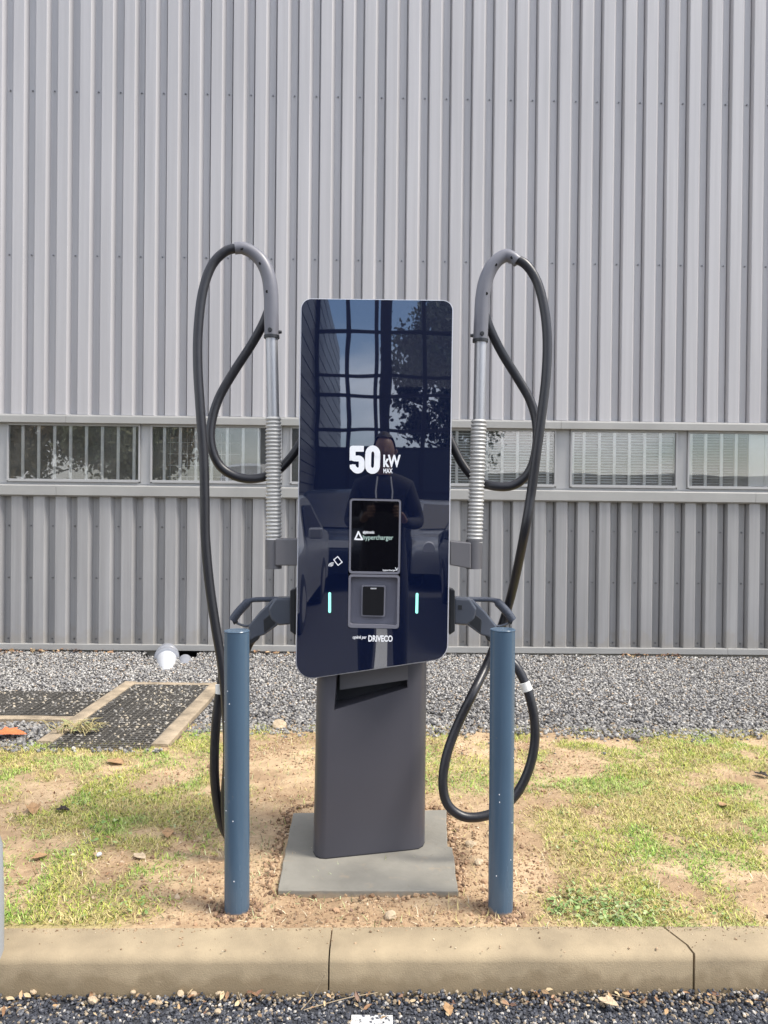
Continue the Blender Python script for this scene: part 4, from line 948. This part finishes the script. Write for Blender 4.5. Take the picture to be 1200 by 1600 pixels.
# photographer
ph = thing('person', 'person in a dark hooded jacket standing and holding up a phone', 'person', (0,-.42,-.1))
def skin(name, verts, edges, radii, m, parent, sub=2, root=0):
    me = bpy.data.meshes.new(name); off = world_loc(parent)
    me.from_pydata([tuple(Vector(v)-off) for v in verts], edges, []); me.materials.append(m)
    o = bpy.data.objects.new(name, me); C.objects.link(o); o.parent = parent
    sk = o.modifiers.new('skin', 'SKIN'); sk.use_smooth_shade = True
    for i, r in enumerate(radii):
        sv_ = me.skin_vertices[0].data[i]; sv_.radius = r if hasattr(r, '__len__') else (r, r); sv_.use_root = (i == root)
    sb = o.modifiers.new('sub', 'SUBSURF'); sb.levels = sub; sb.render_levels = sub
    return o
cloth = mat('dark_jacket', (.02,.022,.028), .85, 0, .3, 30); jeans = mat('dark_trousers', (.03,.035,.05), .85); skinm = mat('skin', (.26,.15,.105), .5); hair = mat('dark_hair', (.02,.014,.01), .7)
y0 = -.42
bodyV = [(0,y0,.86),(0,y0,1.05),(0,y0,1.25),(0,y0+.01,1.42),(0,y0+.02,1.50),
         (-.10,y0,.82),(-.12,y0+.02,.44),(-.13,y0,.0),(-.14,y0+.13,-.06),(.10,y0,.82),(.12,y0+.02,.44),(.13,y0,.0),(.14,y0+.13,-.06),
         (-.17,y0,1.38),(-.25,y0+.04,1.12),(-.15,y0+.26,1.13),(.17,y0,1.38),(.25,y0+.04,1.12),(.15,y0+.26,1.13)]
bodyE = [(0,1),(1,2),(2,3),(3,4),(0,5),(5,6),(6,7),(7,8),(0,9),(9,10),(10,11),(11,12),(3,13),(13,14),(14,15),(3,16),(16,17),(17,18)]
rad = [(.16,.11),(.16,.11),(.18,.12),(.13,.09),(.06,.06),(.10,.10),(.07,.07),(.05,.05),(.045,.04),(.10,.10),(.07,.07),(.05,.05),(.045,.04),(.075,.075),(.055,.055),(.035,.035),(.075,.075),(.055,.055),(.035,.035)]
skin('body', bodyV, bodyE, rad, cloth, ph)
hd = MB(); bm = bmesh.new(); bmesh.ops.create_uvsphere(bm, u_segments=24, v_segments=18, radius=1)
for v in bm.verts:
    c = v.co; nose = math.exp(-((c.x/.16)**2+((c.z+.08)/.22)**2))*(.16 if c.y > 0 else 0); eye = sum(math.exp(-(((c.x-s*.35)/.16)**2+((c.z-.08)/.12)**2)) for s in (-1,1))*(.06 if c.y > 0 else 0)
    w = 1-.22*max(0,-c.z)
    v.co = Vector((c.x*.076*w, y0+.04+c.y*.095+(nose-eye)*.1, 1.645+c.z*.118))
hd.v = [tuple(v.co) for v in bm.verts]; bm.verts.index_update(); hd.f = [tuple(q.index for q in f.verts) for f in bm.faces]; bm.free()
hd_ = hd.build('head', skinm, ph, smooth=True)
MB().tube([(0,y0+.02,1.47),(0,y0+.03,1.58)], .055, 16).build('neck', skinm, ph, smooth=True)
hr = MB(); bm = bmesh.new(); bmesh.ops.create_uvsphere(bm, u_segments=24, v_segments=14, radius=1)
for v in list(bm.verts):
    if v.co.z < -.15 or (v.co.y > .45 and v.co.z < .45): bm.verts.remove(v)
bm.verts.index_update(); hr.v = [(v.co.x*.086, y0+.03+v.co.y*.105, 1.66+v.co.z*.128) for v in bm.verts]; hr.f = [tuple(q.index for q in f.verts) for f in bm.faces]; bm.free()
hr.build('hair', hair, ph, smooth=True)
for s_ in (-1,1):
    MB().tube([(s_*.078,y0+.03,1.66),(s_*.083,y0+.025,1.645),(s_*.078,y0+.03,1.62)], [.010,.016,.008], 8).build('ear', skinm, ph, smooth=True)
    MB().tube([(s_*.05,y0+.13,1.45),(s_*.06,y0+.135,1.34),(s_*.055,y0+.135,1.26)], .005, 6).build('drawstring', M['white'], ph)
    # hand: palm and five fingers round the phone
    wx = s_*.15; P0_ = Vector((wx, y0+.26, 1.135)); K = Vector((s_*.105, -.075, 1.20))
    V_ = [P0_, P0_.lerp(K,.5), K]; E_ = [(0,1),(1,2)]; Rr = [(.026,.02),(.034,.018),(.032,.015)]
    skin('hand', V_, E_, Rr, skinm, ph, 2)
    for f in range(4):
        zf = 1.175+.021*f; Lf = (.8,.95,1,.9)[f]
        V_ = [K.lerp(P0_,.15)+Vector((0,0,(f-1.3)*.015)), Vector((s_*.108,-.052,zf)), Vector((s_*(.108-.02*Lf),-.030,zf+.002)), Vector((s_*(.108-.05*Lf),-.0335,zf+.003))]
        skin('finger', V_, [(0,1),(1,2),(2,3)], [.0085,.0088,.008,.0065], skinm, ph, 1)
    V_ = [K.lerp(P0_,.5)+Vector((-s_*.01,0,.02)), Vector((s_*.085,-.085,1.235)), Vector((s_*.06,-.066,1.25)), Vector((s_*.045,-.060,1.262))]
    skin('thumb', V_, [(0,1),(1,2),(2,3)], [.012,.0105,.0095,.0075], skinm, ph, 1)
o = MB().box((-.078,-.052,1.198),(.078,-.044,1.274)).build('phone', M['scr'], bevel=.003); tag(o, 'black phone held up in both hands by the photographer', 'phone')
